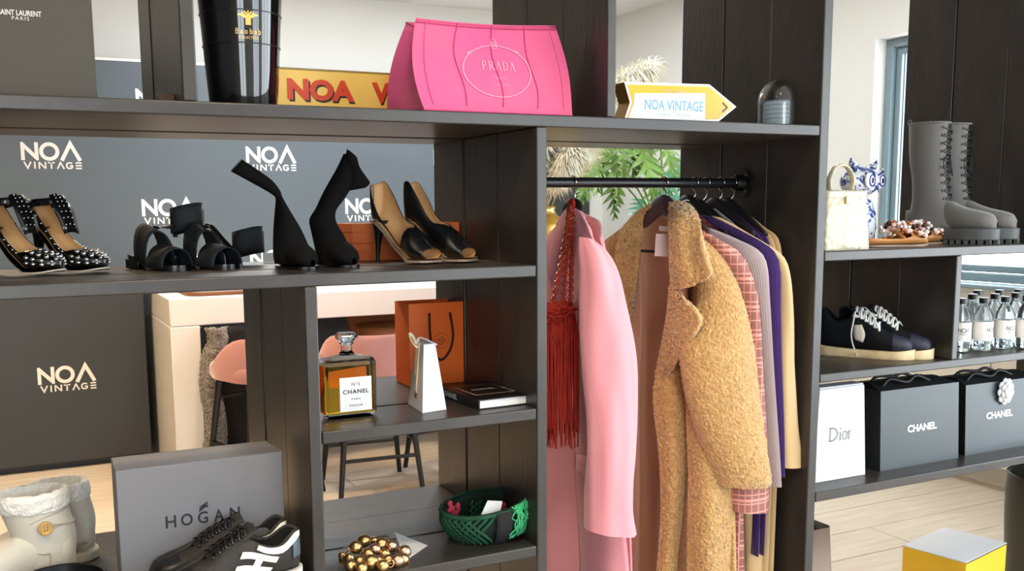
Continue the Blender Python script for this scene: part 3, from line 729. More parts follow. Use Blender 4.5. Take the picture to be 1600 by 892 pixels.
# glass dome
m_glassc = mat('clear_glass', (250, 252, 252), .02, trans=1., ior=1.22)
dc = P(1220, 190, Y=.16)
dm = thing('glass_dome', 'small clear glass bell dome at the right end of the top shelf', 'dome', (dc.x, .16, ZA))
rd = .064
MB().lathe([(rd * 1.06, 0), (rd * 1.06, .008), (rd, .010)], 36).build('dome_base', mat('pale_glass_base', (214, 226, 232), .1, trans=.6, ior=1.2), dm, smooth=40)
prof = [(rd, .010)] + [(rd, .012 + .065 * i / 4) for i in range(5)] + [(rd * math.cos(a), .077 + rd * .95 * math.sin(a)) for a in (R(i * 11) for i in range(1, 9))]
prof = prof + [(max(.0005, r - .003), z - .002) for r, z in reversed(prof)]
MB().lathe(prof, 36, cap0=False, cap1=False).build('dome_glass', mat('dome_glass', (252, 253, 253), .0, trans=1., ior=1.5), dm, smooth=60)
MB().lathe([(.046, 0), (.048, .01), (.048, .060), (.044, .064)], 28, c=(0, 0, .012)).build('ornament', mat('pale_blue_porcelain', (206, 224, 234), .25), dm, smooth=40)
for k in range(5): MB().lathe([(.0484, .016 + .012 * k), (.0488, .017 + .012 * k), (.0484, .018 + .012 * k)], 28, c=(0, 0, .012), cap0=False, cap1=False).build('ornament_ring', mat('blue_line', (120, 160, 186), .3), dm, smooth=180)
MB().box((.0, -.050, .022), (.020, .006, .018)).build('ornament_plaque', mat('tan_block', (196, 170, 130), .5), dm, bevel=.002)
# ================================================================ shoes on shelf B
PI = math.pi
def shoe_fn(L, zs, w, H, q=.75):
    def S(t, a, off=0.):
        ww, hh, z0 = interp(w, t), interp(H, t), interp(zs, t); s = math.sin(a)
        y = (1 if s >= 0 else -1) * (abs(s) ** q) * (ww + off); z = z0 + hh * (1 - math.cos(a)) / 2 - off * math.cos(a)
        return Vector((L * t, y, z))
    return S
def tsamp(n, t0=0., t1=1.): return [t0 + (t1 - t0) * (.5 - .5 * math.cos(PI * i / n)) * .35 + (t1 - t0) * (i / n) * .65 for i in range(n + 1)]
def upper(S, Al, Ar, n=34, m=22, t0=0., t1=1.):
    rows = []
    for t in tsamp(n, t0, t1):
        a0, a1 = -interp(Al, t) * PI, interp(Ar, t) * PI
        rows.append([S(t, a0 + (a1 - a0) * j / m) for j in range(m + 1)])
    return MB().grid(rows)
def sole_slab(L, zs, w, t0, t1, th, grow=.002, n=26, drop=0., toe=0.):
    mb = MB(); rows = []
    for i in range(n + 1):
        t = t0 + (t1 - t0) * i / n; ww = interp(w, t) + grow; z = interp(zs, t) - drop; x = L * t + (toe * (t - t0) / (t1 - t0))
        rows.append([Vector((x, -ww, z)), Vector((x, ww, z)), Vector((x, ww, z - th)), Vector((x, -ww, z - th))])
    return mb.loft(rows)
m_patent = mat('black_patent', (12, 12, 13), .16, coat=.4)
m_leather = mat('black_leather', (16, 16, 18), .38, var=.2, vscale=8)
m_tanin = mat('tan_lining', (206, 158, 104), .55, var=.05, vscale=10)
m_suede = mat('black_knit', (9, 8, 8), .92, spec=.2, bump=.3, bscale=600)
m_elastic = mat('charcoal_elastic', (24, 29, 32), .75, bump=.3, bscale=500)
m_stud = mat('steel_stud', (205, 205, 205), .18, metal=1.)
m_soleW = mat('pale_sole_edge', (190, 176, 158), .5)

PW_ = [(0, .003), (.02, .014), (.07, .024), (.14, .028), (.3, .026), (.5, .031), (.68, .039), (.78, .037), (.88, .027), (.96, .013), (1, .003)]
def pump(label, toe_px, rz, flip=1):
    L, hh = .205, .098
    zs = [(0, hh), (.1, hh * .98), (.25, hh * .76), (.42, hh * .38), (.58, .016), (.68, .006), (.8, .006), (1, .012)]
    H = [(0, .078), (.12, .07), (.35, .055), (.55, .05), (.7, .044), (.85, .034), (1, .018)]
    A = [(0, .66), (.1, .64), (.3, .55), (.5, .55), (.60, .60), (.66, .80), (.70, 1.0), (1, 1.0)]
    T = P(*toe_px, Z=ZB); d = Vector((math.cos(rz), math.sin(rz), 0)) * L
    r = thing('studded_pump', label, 'shoe', (T.x - d.x, T.y - d.y, ZB + .0035), rz, 'black studded pumps with ankle straps')
    S = shoe_fn(L, zs, PW_, H)
    u = upper(S, A, A).build('upper', [m_patent, m_tanin], r, smooth=180, solid=.0022, offset=-1, matoff=1)
    # insole pad
    rows = [[Vector((L * t, y * interp(PW_, t) * .86, interp(zs, t) + .0045 + .003 * abs(y))) for y in (-1, -.5, 0, .5, 1)] for t in tsamp(16, .03, .8)]
    MB().grid(rows).build('insole', m_tanin, r, smooth=180)
    sole_slab(L, zs, PW_, .03, .99, .0035, .0012).build('sole', m_patent, r, smooth=40)
    sole_slab(L, zs, PW_, .60, 1.0, .0030, .0030, drop=.0005).build('welt', m_soleW, r, smooth=40)
    MB().loft([[Vector((x0 + rx * math.cos(a), ry * math.sin(a), z)) for a in (2 * PI * i / 16 for i in range(16))] for x0, rx, ry, z in ((.022, .020, .021, hh - .002), (.018, .013, .014, hh * .75), (.014, .008, .008, hh * .4), (.012, .0055, .0055, .012), (.012, .005, .005, -.003))]).build('heel', m_patent, r, smooth=50)
    sb = MB()
    for t in (.71, .785, .86, .935):
        for a in (1., .79, .60, .44):
            for s in (-1, 1):
                if a == 1. and s < 0: continue
                sb.ball(S(t + .012 * ((a * 10) % 2), s * a * PI, .0005), .0054 - .0012 * (t > .9), 9, 6, (1, 1, .8))
    for i in range(9):
        t = .08 + .062 * i
        for s in (-1, 1): sb.ball(S(t, s * interp(A, t) * .93 * PI, .001), .0028, 6, 4)
    sb.build('studs', m_stud, r, smooth=180)['kind'] = 'stuff'
    # ankle strap: rises from the heel counter, loops forward and flops over the throat
    for s in (-1, 1):
        a = S(.13, s * .62 * PI); b = S(.34, s * .5 * PI)
        pth = crs([a, a.lerp(b, .4) + Vector((.0, s * .004, .028)), Vector((L * .36, s * .020, zs[0][1] + .050)), Vector((L * .42, s * .006, zs[0][1] + .052))], 6)
        MB().tube(pth, .008, 8, flat=.25, up=(0, 1, 0)).build('ankle_strap', m_patent, r, smooth=60)
    fl_ = []
    for i in range(9):
        k = i / 8; wv = .019 + .005 * math.sin(PI * k)
        cx = L * .40 + .038 * k; cz = hh + .062 - .080 * k ** 1.2 + .008 * math.sin(PI * k); fl_.append([Vector((cx, flip * .008 + y * wv, cz + .004 * (1 - y * y))) for y in (-1, -.5, 0, .5, 1)])
    f = MB().grid(fl_).build('strap_tab', m_patent, r, smooth=180, solid=.003)
    q = MB()
    for i in range(1, 8):
        for y in (1, 2, 3): q.ball(fl_[i][y] + Vector((.001, 0, .0022)), .0020, 6, 4)
    q.build('tab_studs', m_stud, f, smooth=180)['kind'] = 'stuff'
    # throat point in the middle of the tongue
    MB().add([S(.63, -.8 * PI, .001), S(.63, .8 * PI, .001), Vector((L * .60, 0, interp(zs, .6) + .018))], [(0, 1, 2)])
    return r
pump('black studded pump cut off by the left frame edge', (100, 431), R(-47), 1)
pump('black studded pump, right one of the studded pair', (169, 428), R(-49), -1)

# strappy elastic sandals
def sandal(label, toe_px, rz, loop, mirror=1):
    L = .20; hh = .035
    zs = [(0, hh), (.3, hh * .8), (.6, .012), (1, .012)]
    w = [(0, .004), (.04, .022), (.15, .030), (.4, .029), (.7, .040), (.86, .036), (.95, .024), (1, .006)]
    T = P(*toe_px, Z=ZB); d = Vector((math.cos(rz), math.sin(rz), 0)) * L
    r = thing('strappy_sandal', label, 'shoe', (T.x - d.x, T.y - d.y, ZB + .001), rz, 'black elastic strap sandals')
    rows = []
    for t in tsamp(24):
        ww = interp(w, t); z = interp(zs, t); rows.append([Vector((L * t, -ww, z)), Vector((L * t, ww, z)), Vector((L * t, ww, max(0, z - .012))), Vector((L * t, -ww, max(0, z - .012)))])
    MB().loft(rows).build('sole', m_patent, r, smooth=40)
    MB().loft([[Vector((.004 + .052 * i, s * .026, z)) for i, s in ((0, -1), (1, -1), (1, 1), (0, 1))] for z in (0, hh - .011)]).build('heel', m_patent, r, bevel=.003)
    for t0, t1, h, lean in ((.58, .88, .050, .0), (.28, .56, .078, -.01)):
        rows = []
        for j in range(15):
            a = PI * j / 14
            row = []
            for k in range(5):
                t = lerp(t0, t1, k / 4); z = interp(zs, t); row.append(Vector((L * t + lean * math.sin(a), -(interp(w, t) + .002) * math.cos(a), max(z - .006, .002) + (h - .008 * k / 4 * (t0 > .5)) * math.sin(a) ** .8)))
            rows.append(row)
        MB().grid(rows).build('band', m_elastic, r, smooth=180, solid=.003)
    # twisted strap rising to a folded ankle loop
    st = crs([Vector((L * .40, mirror * .01, .092)), Vector((L * .36, mirror * .03, .094)), loop + Vector((0, -mirror * .045, -.02)), loop + Vector((0, -mirror * .022, -.012))], 7)
    MB().tube(st, [.012, .010, .009, .008, .008, .008, .009, .010, .010, .010, .010, .011, .012, .013, .014, .014, .014, .014, .015, .016, .018, .018], 10, flat=.3, up=(0, 0, 1)).build('strap', m_leather, r, smooth=60)
    rows = []
    for j in range(29):
        a = 2 * PI * j / 28; rows.append([loop + Vector((.026 * math.sin(a), .038 * math.cos(a), y * .028 + .008 * math.sin(a + .6))) for y in (-1, -.4, .4, 1)])
    MB().grid(rows).build('ankle_loop', m_elastic, r, smooth=180, solid=.004)
    rows = [[p + Vector((-.004, .007 * mirror, -.008)) for p in rw] for rw in rows[2:20]]
    MB().grid(rows).build('loop_fold', m_leather, r, smooth=180, solid=.003)
    MB().ball(Vector((L * .45, 0, .0985)), .003, 8, 5).build('rivet', m_stud, r)
    return r
# loop position in the shoe's own frame (x forward, y left)
sandal('black elastic sandal, left one, its ankle loop standing up', (288, 424), R(-66), Vector((.055, .106, .112)), 1)
sandal('black elastic sandal, right one, its ankle loop hanging beside it', (367, 422), R(-66), Vector((.06, .140, .056)), 1)

# sock boots: outline pairs at their own depth, with elliptical sections
def px_loft(pairs, Y, dep, n=20, dy=None, sub=4, slant=0.):
    """rings between left/right photo points at depth Y; dep = half depth per ring"""
    Ls = [P(a[0], a[1], Y=Y) for a, b in pairs]; Rs = [P(b[0], b[1], Y=Y) for a, b in pairs]
    Ls, Rs = crs(Ls, sub), crs(Rs, sub); D = crs([(d, 0, 0) for d in dep], sub); rings = []
    Dy = crs([(d, 0, 0) for d in (dy or [0] * len(pairs))], sub)
    for l, r, d, yy in zip(Ls, Rs, D, Dy):
        c = (l + r) / 2; h = (r - l) / 2; rings.append([c + h * math.cos(a) + Vector((0, 1, 0)) * (d.x * math.sin(a) + yy.x) for a in (2 * PI * i / n for i in range(n))])
    return rings
def local(rings, o): return [[p - Vector(o) for p in r] for r in rings]
def sockboot(label, pairs, dep, base, Y, foot_dir, top_mat=None):
    o = Vector((P(base[0], base[1], Y=Y).x, Y, ZB))
    r = thing('sock_boot', label, 'shoe', o, 0, 'black knit sock boots')
    rings = local(px_loft(pairs, Y, dep), o)
    for rg in rings:
        for p in rg: p.z = max(p.z, .006)
    MB().loft(rings).build('knit_shaft', m_suede, r, smooth=180)
    return r, o
r, o = sockboot('black knit sock boot with its shaft flopped over to the left',
    [((361, 268), (378, 249)), ((385, 281), (398, 262)), ((414, 297), (424, 281)), ((428, 306), (437, 297)), ((431, 312), (441, 308)), ((430, 330), (453, 330)), ((428, 355), (468, 355)), ((427, 380), (481, 382)), ((427, 400), (492, 402)), ((429, 412), (498, 413))],
    [.012, .014, .014, .012, .014, .026, .034, .036, .036, .034], (462, 413), .20, 0)
def boot_foot(r, c, rz, L=.125):
    zs = [(0, .006), (1, .006)]; w = [(0, .006), (.05, .022), (.2, .029), (.6, .033), (.85, .027), (1, .006)]
    pl = [(L * t, -interp(w, t)) for t in tsamp(18)] + [(L * t, interp(w, t)) for t in reversed(tsamp(18))]
    M = Matrix.Rotation(rz, 3, 'Z'); p2 = [M @ Vector((x - L * .45, y, 0)) for x, y in pl]
    MB().prism([(p.x + c[0], p.y + c[1]) for p in p2], (0, 0, .0005), (1, 0, 0), (0, 1, 0), (0, 0, .006)).build('sole', m_patent, r)
    Hh = [(0, .05), (.3, .068), (.6, .052), (.85, .036), (1, .016)]
    S = shoe_fn(L, zs, w, Hh); u = upper(S, [(0, 1), (1, 1)], [(0, 1), (1, 1)], 20, 16)
    u.v = [tuple(M @ Vector((v[0] - L * .45, v[1], v[2])) + Vector((c[0], c[1], 0))) for v in u.v]
    u.build('foot', m_suede, r, smooth=180)
boot_foot(r, (-.004, -.012), R(-72))
MB().tube([P(x, y, Y=.183) - o for x, y in ((362, 266), (378, 249))], .0012, 5).build('cuff_edge', m_leather, r)
r, o = sockboot('black knit sock boot standing up with a drooping cuff flap',
    [((537, 240), (557, 249)), ((527, 262), (553, 262)), ((515, 283), (552, 285)), ((504, 303), (539, 309)), ((494, 325), (525, 328)), ((484, 343), (524, 345)), ((487, 362), (535, 365)), ((492, 385), (545, 385)), ((495, 402), (553, 402)), ((497, 413), (557, 412))],
    [.012, .018, .022, .022, .024, .030, .034, .036, .036, .034], (527, 413), .22, 0)
boot_foot(r, (-.004, -.012), R(-74))
rows = local(px_loft([((542, 233), (558, 247)), ((540, 245), (562, 262)), ((542, 262), (573, 278)), ((546, 285), (578, 286)), ((545, 298), (572, 293))], .213, [.008, .014, .016, .015, .010], 16), o)
MB().loft(rows).build('cuff_flap', m_suede, r, smooth=180)

# peep-toe heels
def peep(label, toe_px, toeY, rz, mirror):
    L, hh = .19, .100
    zs = [(0, hh), (.1, hh * .98), (.25, hh * .78), (.42, hh * .40), (.58, .018), (.68, .006), (1, .006)]
    w = [(0, .003), (.02, .015), (.08, .026), (.2, .028), (.4, .026), (.6, .034), (.74, .044), (.88, .043), (.96, .032), (1, .016)]
    H = [(0, .112), (.10, .120), (.25, .105), (.40, .085), (.55, .080), (.66, .074), (.76, .056), (.86, .036), (.94, .026), (1, .02)]
    full = [(0, .68), (.12, .70), (.3, .66), (.46, .66), (.58, .80), (.66, 1.0), (1, 1.0)]
    cut = [(0, .68), (.05, .60), (.12, .42), (.2, .24), (.35, .16), (.48, .18), (.56, .42), (.62, .75), (.66, 1.0), (1, 1.0)]
    T = P(toe_px[0], toe_px[1], Y=toeY); d = Vector((math.cos(rz), math.sin(rz), 0)) * L
    r = thing('peep_toe_heel', label, 'shoe', (T.x - d.x, T.y - d.y, ZB + .0035), rz, 'black leather peep-toe heels')
    S = shoe_fn(L, zs, w, H, .8)
    Al, Ar = (cut, full) if mirror else (full, full)
    upper(S, Al, Ar, 44, 26, 0, .92).build('upper', [m_leather, m_tanin], r, smooth=180, solid=.0025, offset=-1, matoff=1)
    rows = [[Vector((L * t, y * interp(w, t) * .9, interp(zs, t) + .004)) for y in (-1, -.5, 0, .5, 1)] for t in tsamp(20, .02, .995)]
    MB().grid(rows).build('insole', m_tanin, r, smooth=180)
    sole_slab(L, zs, w, .02, .995, .005, .002).build('sole', mat('taupe_sole', (150, 128, 112), .4), r, smooth=40)
    MB().loft([[Vector((x0 + rx * math.cos(a), ry * math.sin(a), z)) for a in (2 * PI * i / 16 for i in range(16))] for x0, rx, ry, z in ((.022, .021, .022, hh - .001), (.018, .012, .013, hh * .75), (.014, .0065, .007, hh * .4), (.012, .005, .005, .012), (.012, .005, .005, -.003))]).build('heel', m_leather, r, smooth=50)
    return r
peep('black peep-toe heel with tan lining showing, left of the pair', (684, 408), .17, R(-58), True)
peep('black peep-toe heel with closed side, right of the pair', (742, 405), .17, R(-52), False)
# orange boxes behind the heels
m_orange = mat('orange_card', (236, 118, 56), .6, var=.03)
def lidbox(name, label, loc, w, d, h, m, rz=0., lid=.3, group=None):
    b = thing(name, label, 'box', loc, rz, group)
    MB().box((0, 0, h * .5 - .001), (w - .004, d - .004, h - .002)).build('box_base', m, b, bevel=.0015)
    MB().box((0, 0, h * (1 - lid / 2)), (w, d, h * lid)).build('box_lid', m, b, bevel=.0015)
    return b
bx = P(548, 400, Y=.44).x
lidbox('orange_box', 'flat orange gift box, lower of two stacked behind the heels', (bx + .15, .49, ZB), .30, .14, .044, m_orange, 0, .45, 'orange boxes behind the heels')
lidbox('orange_box', 'flat orange gift box, upper of two stacked behind the heels', (bx + .148, .49, ZB + .0445), .305, .145, .05, m_orange, R(.5), .45, 'orange boxes behind the heels')
# small white price cards behind the sandals
for x, y, lab in ((294, 406, 'small white price card standing between the two sandals'), (422, 404, 'small white price card beside the flopped boot')):
    p = P(x, y, Y=.5); o = MB().box((0, 0, .012), (.035, .004, .024)).build('price_card', mat('white_card', (236, 234, 230), .6), None); o.location = (p.x, .5, ZB + .0003); tag(o, lab, 'card')
# ================================================================ shelf C: perfume, bags, book
m_amber = mat('amber_perfume', (252, 200, 70), .0, trans=1., ior=1.10)
m_paper = mat('white_paper', (208, 208, 209), .6, var=.02)
m_ink = mat('black_ink', (28, 28, 30), .5)
bx0, bx1 = P(509, 640, Y=.10).x, P(591, 640, Y=.10).x
pf = thing('perfume_bottle', 'large square glass perfume bottle of amber liquid with a white CHANEL label', 'bottle', ((bx0 + bx1) / 2, .13, ZC))
w_ = bx1 - bx0; hb_ = P(550, 562, Y=.10).z - ZC; hs_ = P(547, 519, Y=.13).z - ZC
def rr_ring(w, d, z, r, n=5): return [Vector((x, y, z)) for x, y in rrect(w, d, r, n)]
MB().loft([rr_ring(w_ * .90, .050, 0, .010), rr_ring(w_, .060, .008, .012), rr_ring(w_, .060, hb_ - .008, .012), rr_ring(w_ * .93, .054, hb_, .012), rr_ring(w_ * .40, .034, hb_ + .006, .012), rr_ring(.036, .030, hb_ + .008, .012)]).build('glass_body', mat('bottle_glass', (252, 252, 250), .01, trans=1., ior=1.09), pf, smooth=35)
MB().loft([rr_ring(w_ * .88, .044, .010, .008), rr_ring(w_ * .94, .050, .016, .009), rr_ring(w_ * .94, .050, hb_ - .014, .009)]).build('perfume_liquid', m_amber, pf, smooth=35)
MB().lathe([(.017, hb_ + .008), (.017, hb_ + .012), (.013, hb_ + .016), (.0125, hb_ + .030), (.016, hb_ + .033), (.016, hb_ + .036)], 20).build('neck', m_glassc, pf, smooth=35)
z0 = hb_ + .037
MB().loft([rr_ring(.026, .022, z0, .006), rr_ring(.048, .034, z0 + .010, .008), rr_ring(.048, .034, hs_ - .008, .008), rr_ring(.036, .026, hs_, .008)]).build('stopper', m_glassc, pf, smooth=30)
a, b = P(530, 591, Y=.10) - pf.location, P(581, 639, Y=.10) - pf.location
lb = MB().box(((a.x + b.x) / 2, -.0313, (a.z + b.z) / 2), (b.x - a.x, .0012, a.z - b.z)).build('label', m_paper, pf)
lx, lz, lw, lh = (a.x + b.x) / 2, (a.z + b.z) / 2, b.x - a.x, a.z - b.z
for s, dz, ww, hh_, sp in (('N°5', .30, .26, .10, 1.1), ('CHANEL', .08, .82, .125, 1.15), ('PARIS', -.14, .28, .055, 1.2), ('PARFUM', -.33, .40, .06, 1.3)):
    put_text(MB(), s, (lx, -.0320, lz + dz * lh), (1, 0, 0), (0, 0, 1), lw * ww, lh * hh_, spacing=sp, bold=.02 if s == 'CHANEL' else 0).build('lettering', m_ink, lb)
# orange shopping bag
m_orbag = mat('orange_paper', (238, 106, 30), .55, var=.04, vscale=4)
yo = .40
o0, o1, t0_, t1_ = P(641, 607, Y=yo).x, P(731, 607, Y=yo).x, P(640, 475, Y=yo), P(727, 474, Y=yo)
ob = thing('orange_paper_bag', 'upright orange paper shopping bag with dark cord handles on the bottle shelf', 'shopping bag', ((o0 + o1) / 2, yo, ZC))
hw = (o1 - o0) / 2; hh_ = t0_.z - ZC
def bagshell(w, d, h, inn=.0, topd=None):
    td = topd or d
    return MB().loft([[Vector((-w, 0, 0)), Vector((w, 0, 0)), Vector((w, d, 0)), Vector((-w, d, 0))], [Vector((-w, 0, h)), Vector((w, 0, h)), Vector((w, td, h)), Vector((-w, td, h))]], cap1=False)
bagshell(hw, .10, hh_).build('bag_body', m_orbag, ob, solid=.001, bevel=.001)
m_cord = mat('brown_cord', (62, 28, 20), .8)
for yy_, s in ((-.004, 1), (.104, 0)):
    pp = [P(x, y, Y=yo - .004) - ob.location for x, y in ((671, 489), (672, 520), (677, 548), (690, 562), (704, 545), (708, 520), (703, 488))]
    MB().tube(crs([Vector((p.x, yy_, p.z)) for p in pp], 6), .0034, 8).build('cord_handle', m_cord, ob, smooth=180)
lg = MB(); c = P(689, 532, Y=yo) - ob.location
stroke(lg, ring2d(.0205, 30), .0011, (c.x, 0, c.z), (1, 0, 0), (0, 0, 1), .0012, True)
for pl in ([(-.016, .001), (.016, .001)], [(-.012, .003), (-.006, .003), (-.004, .008), (.002, .009), (.006, .004), (.012, .003)], [(.004, .004), (.005, .012)], [(-.014, -.003), (.014, -.003)], [(-.011, -.007), (.011, -.007)], [(-.007, -.011), (.007, -.011)]):
    stroke(lg, pl, .0013, (c.x, 0, c.z), (1, 0, 0), (0, 0, 1), .0012)
o = lg.build('round_emblem', mat('emblem_brown', (120, 52, 24), .6), ob, fix=False)
# white gift bag
A_, B_, C_ = P(637, 631, Z=ZC), P(660, 646, Z=ZC), P(698, 640, Z=ZC); D_ = A_ + C_ - B_
gb = thing('white_gift_bag', 'small white tapered gift bag with cream ribbon bow and gold star charm', 'gift bag', ((A_ + C_) / 2))
cen = gb.location.copy()
hg = P(668, 540, Y=(B_.y + .012)).z - ZC
base = [p - cen for p in (A_, B_, C_, D_)]; mid = sum(base, Vector()) / 4
top = [mid + (p - mid) * k + Vector((0, 0, hg)) for p, k in zip(base, (.45, .48, .48, .45))]
MB().hexa(base + top).build('bag_body', m_paper, gb, bevel=.001)
m_rib = mat('cream_ribbon', (226, 204, 172), .5, sheen=.3)
fA, fB = base[0], base[1]; fdir = (fB - fA).normalized(); ft = (top[0] + top[1]) / 2; fb = (fA + fB) / 2
outn = Vector((fdir.y, -fdir.x, 0)); outn = outn if outn.dot(fb - mid) > 0 else -outn
MB().loft([[q + s * fdir * .006 + outn * k for s, k in ((-1, .001), (1, .001), (1, .003), (-1, .003))] for q in (fb.lerp(ft, .25), ft + outn * .001)]).build('ribbon_tail', m_rib, gb)
MB().loft([[q + s * fdir * .005 + fdir * -.012 + outn * k for s, k in ((-1, .002), (1, .002), (1, .004), (-1, .004))] for q in (fb.lerp(ft, .5), ft + outn * .002)]).build('ribbon_tail', m_rib, gb)
for s in (-1, 1):
    MB().tube([ft + outn * .006 + Vector((0, 0, -.004)) + fdir * s * (.018 * math.sin(a_)) + outn * (.014 * (1 - math.cos(a_)) / 2 + .004) + Vector((0, 0, .016 * math.sin(a_ * .5) - .012 * s * math.sin(a_))) for a_ in (2 * PI * i / 20 for i in range(20))], .0045, 8, closed=True, flat=.4).build('ribbon_bow', m_rib, gb, smooth=180)
MB().tube(crs([ft + outn * .004 + fdir * -.016 + Vector((0, 0, -.006)), ft + Vector((0, 0, .012)), top[2] + Vector((0, 0, -.004)) + outn * -.004], 6), .0045, 8, flat=.4).build('ribbon_handle', m_paper, gb, smooth=180)
ch = MB(); q = fb.lerp(ft, .33) + outn * .004 + fdir * .006
st_ = [(math.cos(R(90 + 36 * i)) * (.011 if i % 2 == 0 else .0048), math.sin(R(90 + 36 * i)) * (.011 if i % 2 == 0 else .0048)) for i in range(10)]
ch.prism(st_, q + Vector((0, 0, -.016)), fdir, (0, 0, 1), outn * .002); ch.tube([q + Vector((0, 0, -.005)), ft + outn * .005 + fdir * .006], .0008, 5)
ch.build('star_charm', mat('bronze_charm', (150, 104, 58), .3, metal=1.), gb)
# black book
A_, B_, C_ = P(704, 616, Z=ZC), P(748, 641, Z=ZC), P(831, 631, Z=ZC)
e1 = (C_ - B_); e1.z = 0; L1 = e1.length; e1.normalize(); e2 = Vector((-e1.y, e1.x, 0)); L2 = max(.12, (A_ - B_).dot(e2))
bk = thing('black_book', 'closed black hardback book lettered CHANEL lying on the bottle shelf', 'book', (B_.x, B_.y, ZC), math.atan2(e1.y, e1.x))
bt = .024
MB().box((L1 / 2 + .002, L2 / 2, bt / 2), (L1 - .008, L2 - .008, bt - .006)).build('pages', mat('book_pages', (236, 234, 228), .7, bump=.4, bscale=300, stretch=(.1, .1, 3)), bk)
mb_ = mat('book_black', (16, 15, 16), .35)
for z in (.0016, bt - .0016): MB().box((L1 / 2, L2 / 2, z), (L1, L2, .003)).build('cover', mb_, bk, bevel=.0008)
MB().box((.0012, L2 / 2, bt / 2), (.003, L2, bt)).build('spine', mb_, bk, bevel=.0008)
tx = MB(); put_text(tx, 'CHANEL', (L1 * .52, L2 * .55, bt + .0001), (1, 0, 0), (0, 1, 0), L1 * .45, .014, bold=.02); tx.build('lettering', m_silver, bk)
tx = MB(); put_text(tx, 'CHANEL', (-.0004, L2 * .68, bt / 2), (0, -1, 0), (0, 0, 1), L2 * .32, .013, bold=.03); tx.build('spine_lettering', m_silver, bk)
tx = MB(); stroke(tx, [(L1 * .15, L2 * .25), (L1 * .88, L2 * .25), (L1 * .88, L2 * .82), (L1 * .15, L2 * .82)], .0025, (0, 0, bt), (1, 0, 0), (0, 1, 0), .0006, True); tx.build('cover_frame', m_silver, bk)

# ================================================================ shelf D: bracelet and woven bag
gold2 = mat('warm_gold', (214, 178, 122), .34, metal=1.); gold3 = mat('rose_gold', (206, 170, 144), .36, metal=1.)
br_ = thing('ball_bracelet', 'chunky bracelet of gold balls lying on the lowest shelf', 'bracelet', P(588, 884, Z=ZD))
rnd = random.Random(11); c0 = br_.location
balls = [(535, 868, 5), (546, 872, 6), (556, 855, 8), (569, 845, 8), (575, 866, 8), (562, 877, 7), (586, 858, 7), (580, 878, 9), (596, 850, 8), (601, 866, 7), (612, 853, 7), (621, 876, 8), (632, 862, 8), (630, 874, 7), (607, 875, 7), (592, 876, 6), (548, 884, 7), (565, 888, 7), (584, 844, 5), (598, 884, 7)]
for x, y, rp in balls:
    rr = rp / 700; q = P(x, y, Z=ZD + rr + (.012 if y < 862 else 0)); 
    MB().ball(q - c0, rr * 1.38, 14, 10).build('gold_ball', gold3 if rnd.random() < .35 else gold2, br_, smooth=180)
pth = [P(x, y, Z=ZD + .012) - c0 for x, y in ((533, 872), (550, 858), (575, 850), (605, 855), (630, 866), (618, 880), (585, 880), (555, 880))]
MB().tube(crs(pth, 5, True), .0012, 5, closed=True).build('chain', gold2, br_)
for x, y in ((541, 860), (610, 880), (603, 846)): MB().tube([P(x, y, Z=ZD + .015) - c0 + Vector((.008 * math.cos(a), .003 * math.sin(a), .008 * math.sin(a))) for a in (2 * PI * i / 16 for i in range(16))], .001, 5, closed=True).build('link_ring', gold2, br_)
cw = [P(x, y, Z=ZD + .002) for x, y in ((605, 838), (616, 831), (668, 852), (640, 871), (628, 862))]
cg = MB(); cg.prism([(p.x - cw[0].x, p.y - cw[0].y) for p in (cw[1], cw[2], cw[3], cw[4])], (0, 0, .001), (1, 0, 0), (0, 1, 0), (0, 0, .0012))
o = cg.build('price_tag', m_paper, None); o.location = (cw[0].x, cw[0].y, ZD); tag(o, 'white price tag lying behind the gold ball bracelet', 'price tag')
cg = MB(); q = [P(x, y, Z=ZD) for x, y in ((572, 842), (604, 836), (628, 864), (600, 868))]; cg.prism([(p.x - q[0].x, p.y - q[0].y) for p in q], (0, 0, .0004), (1, 0, 0), (0, 1, 0), (0, 0, .0008))
o = cg.build('black_card', m_card, None); o.location = (q[0].x, q[0].y, ZD); tag(o, 'small black card lying under the white price tag', 'card')
# green woven bag
m_grn = mat('dark_green_yarn', (22, 74, 50), .85, bump=.6, bscale=250, var=.3, vscale=30); m_grnd = mat('deep_green', (12, 34, 24), .9)
m_mint = mat('mint_yarn', (64, 176, 118), .8, var=.2, vscale=40); m_red = mat('raspberry_yarn', (196, 62, 82), .85)
gc = P(757, 872, Z=ZD); gc = Vector((P(757, 850, Y=.13).x, .13, ZD))
gn = thing('woven_bag', 'round green woven yarn bag with pink trimmings on the lowest shelf', 'bag', gc)
rx, ry, hgt = .098, .085, P(740, 800, Y=.07).z - ZD
def bp_(a, t, off=0.):
    k = (.78 + .30 * math.sin(min(1, t * 1.15) * PI * .62)); return Vector(((rx * k + off) * math.cos(a), (ry * k + off) * math.sin(a), hgt * t + .012 * t * math.cos(a)))
MB().loft([[bp_(2 * PI * i / 40, t / 8) for i in range(40)] for t in range(9)] + [[bp_(2 * PI * i / 40, t) * 1 - Vector((.010 * math.cos(2 * PI * i / 40), .010 * math.sin(2 * PI * i / 40), 0)) for i in range(40)] for t in (1, .8, .5, .1)]).build('bag_body', m_grnd, gn, smooth=180)
for k in range(10):
    for s in (-1, 1):
        a0 = R(132 + k * 10) + (0 if s > 0 else R(40)); pts = [bp_(a0 + s * R(40) * t / 6, .02 + .92 * t / 6, .0035) for t in range(7)]
        MB().tube(pts, .0038, 6).build('lattice_strand', m_grn, gn, smooth=180)
MB().tube([bp_(2 * PI * i / 48, .96, .003 + .0015 * (i % 2)) for i in range(48)], .0055, 7, closed=True).build('rim_braid', m_grn, gn, smooth=180)
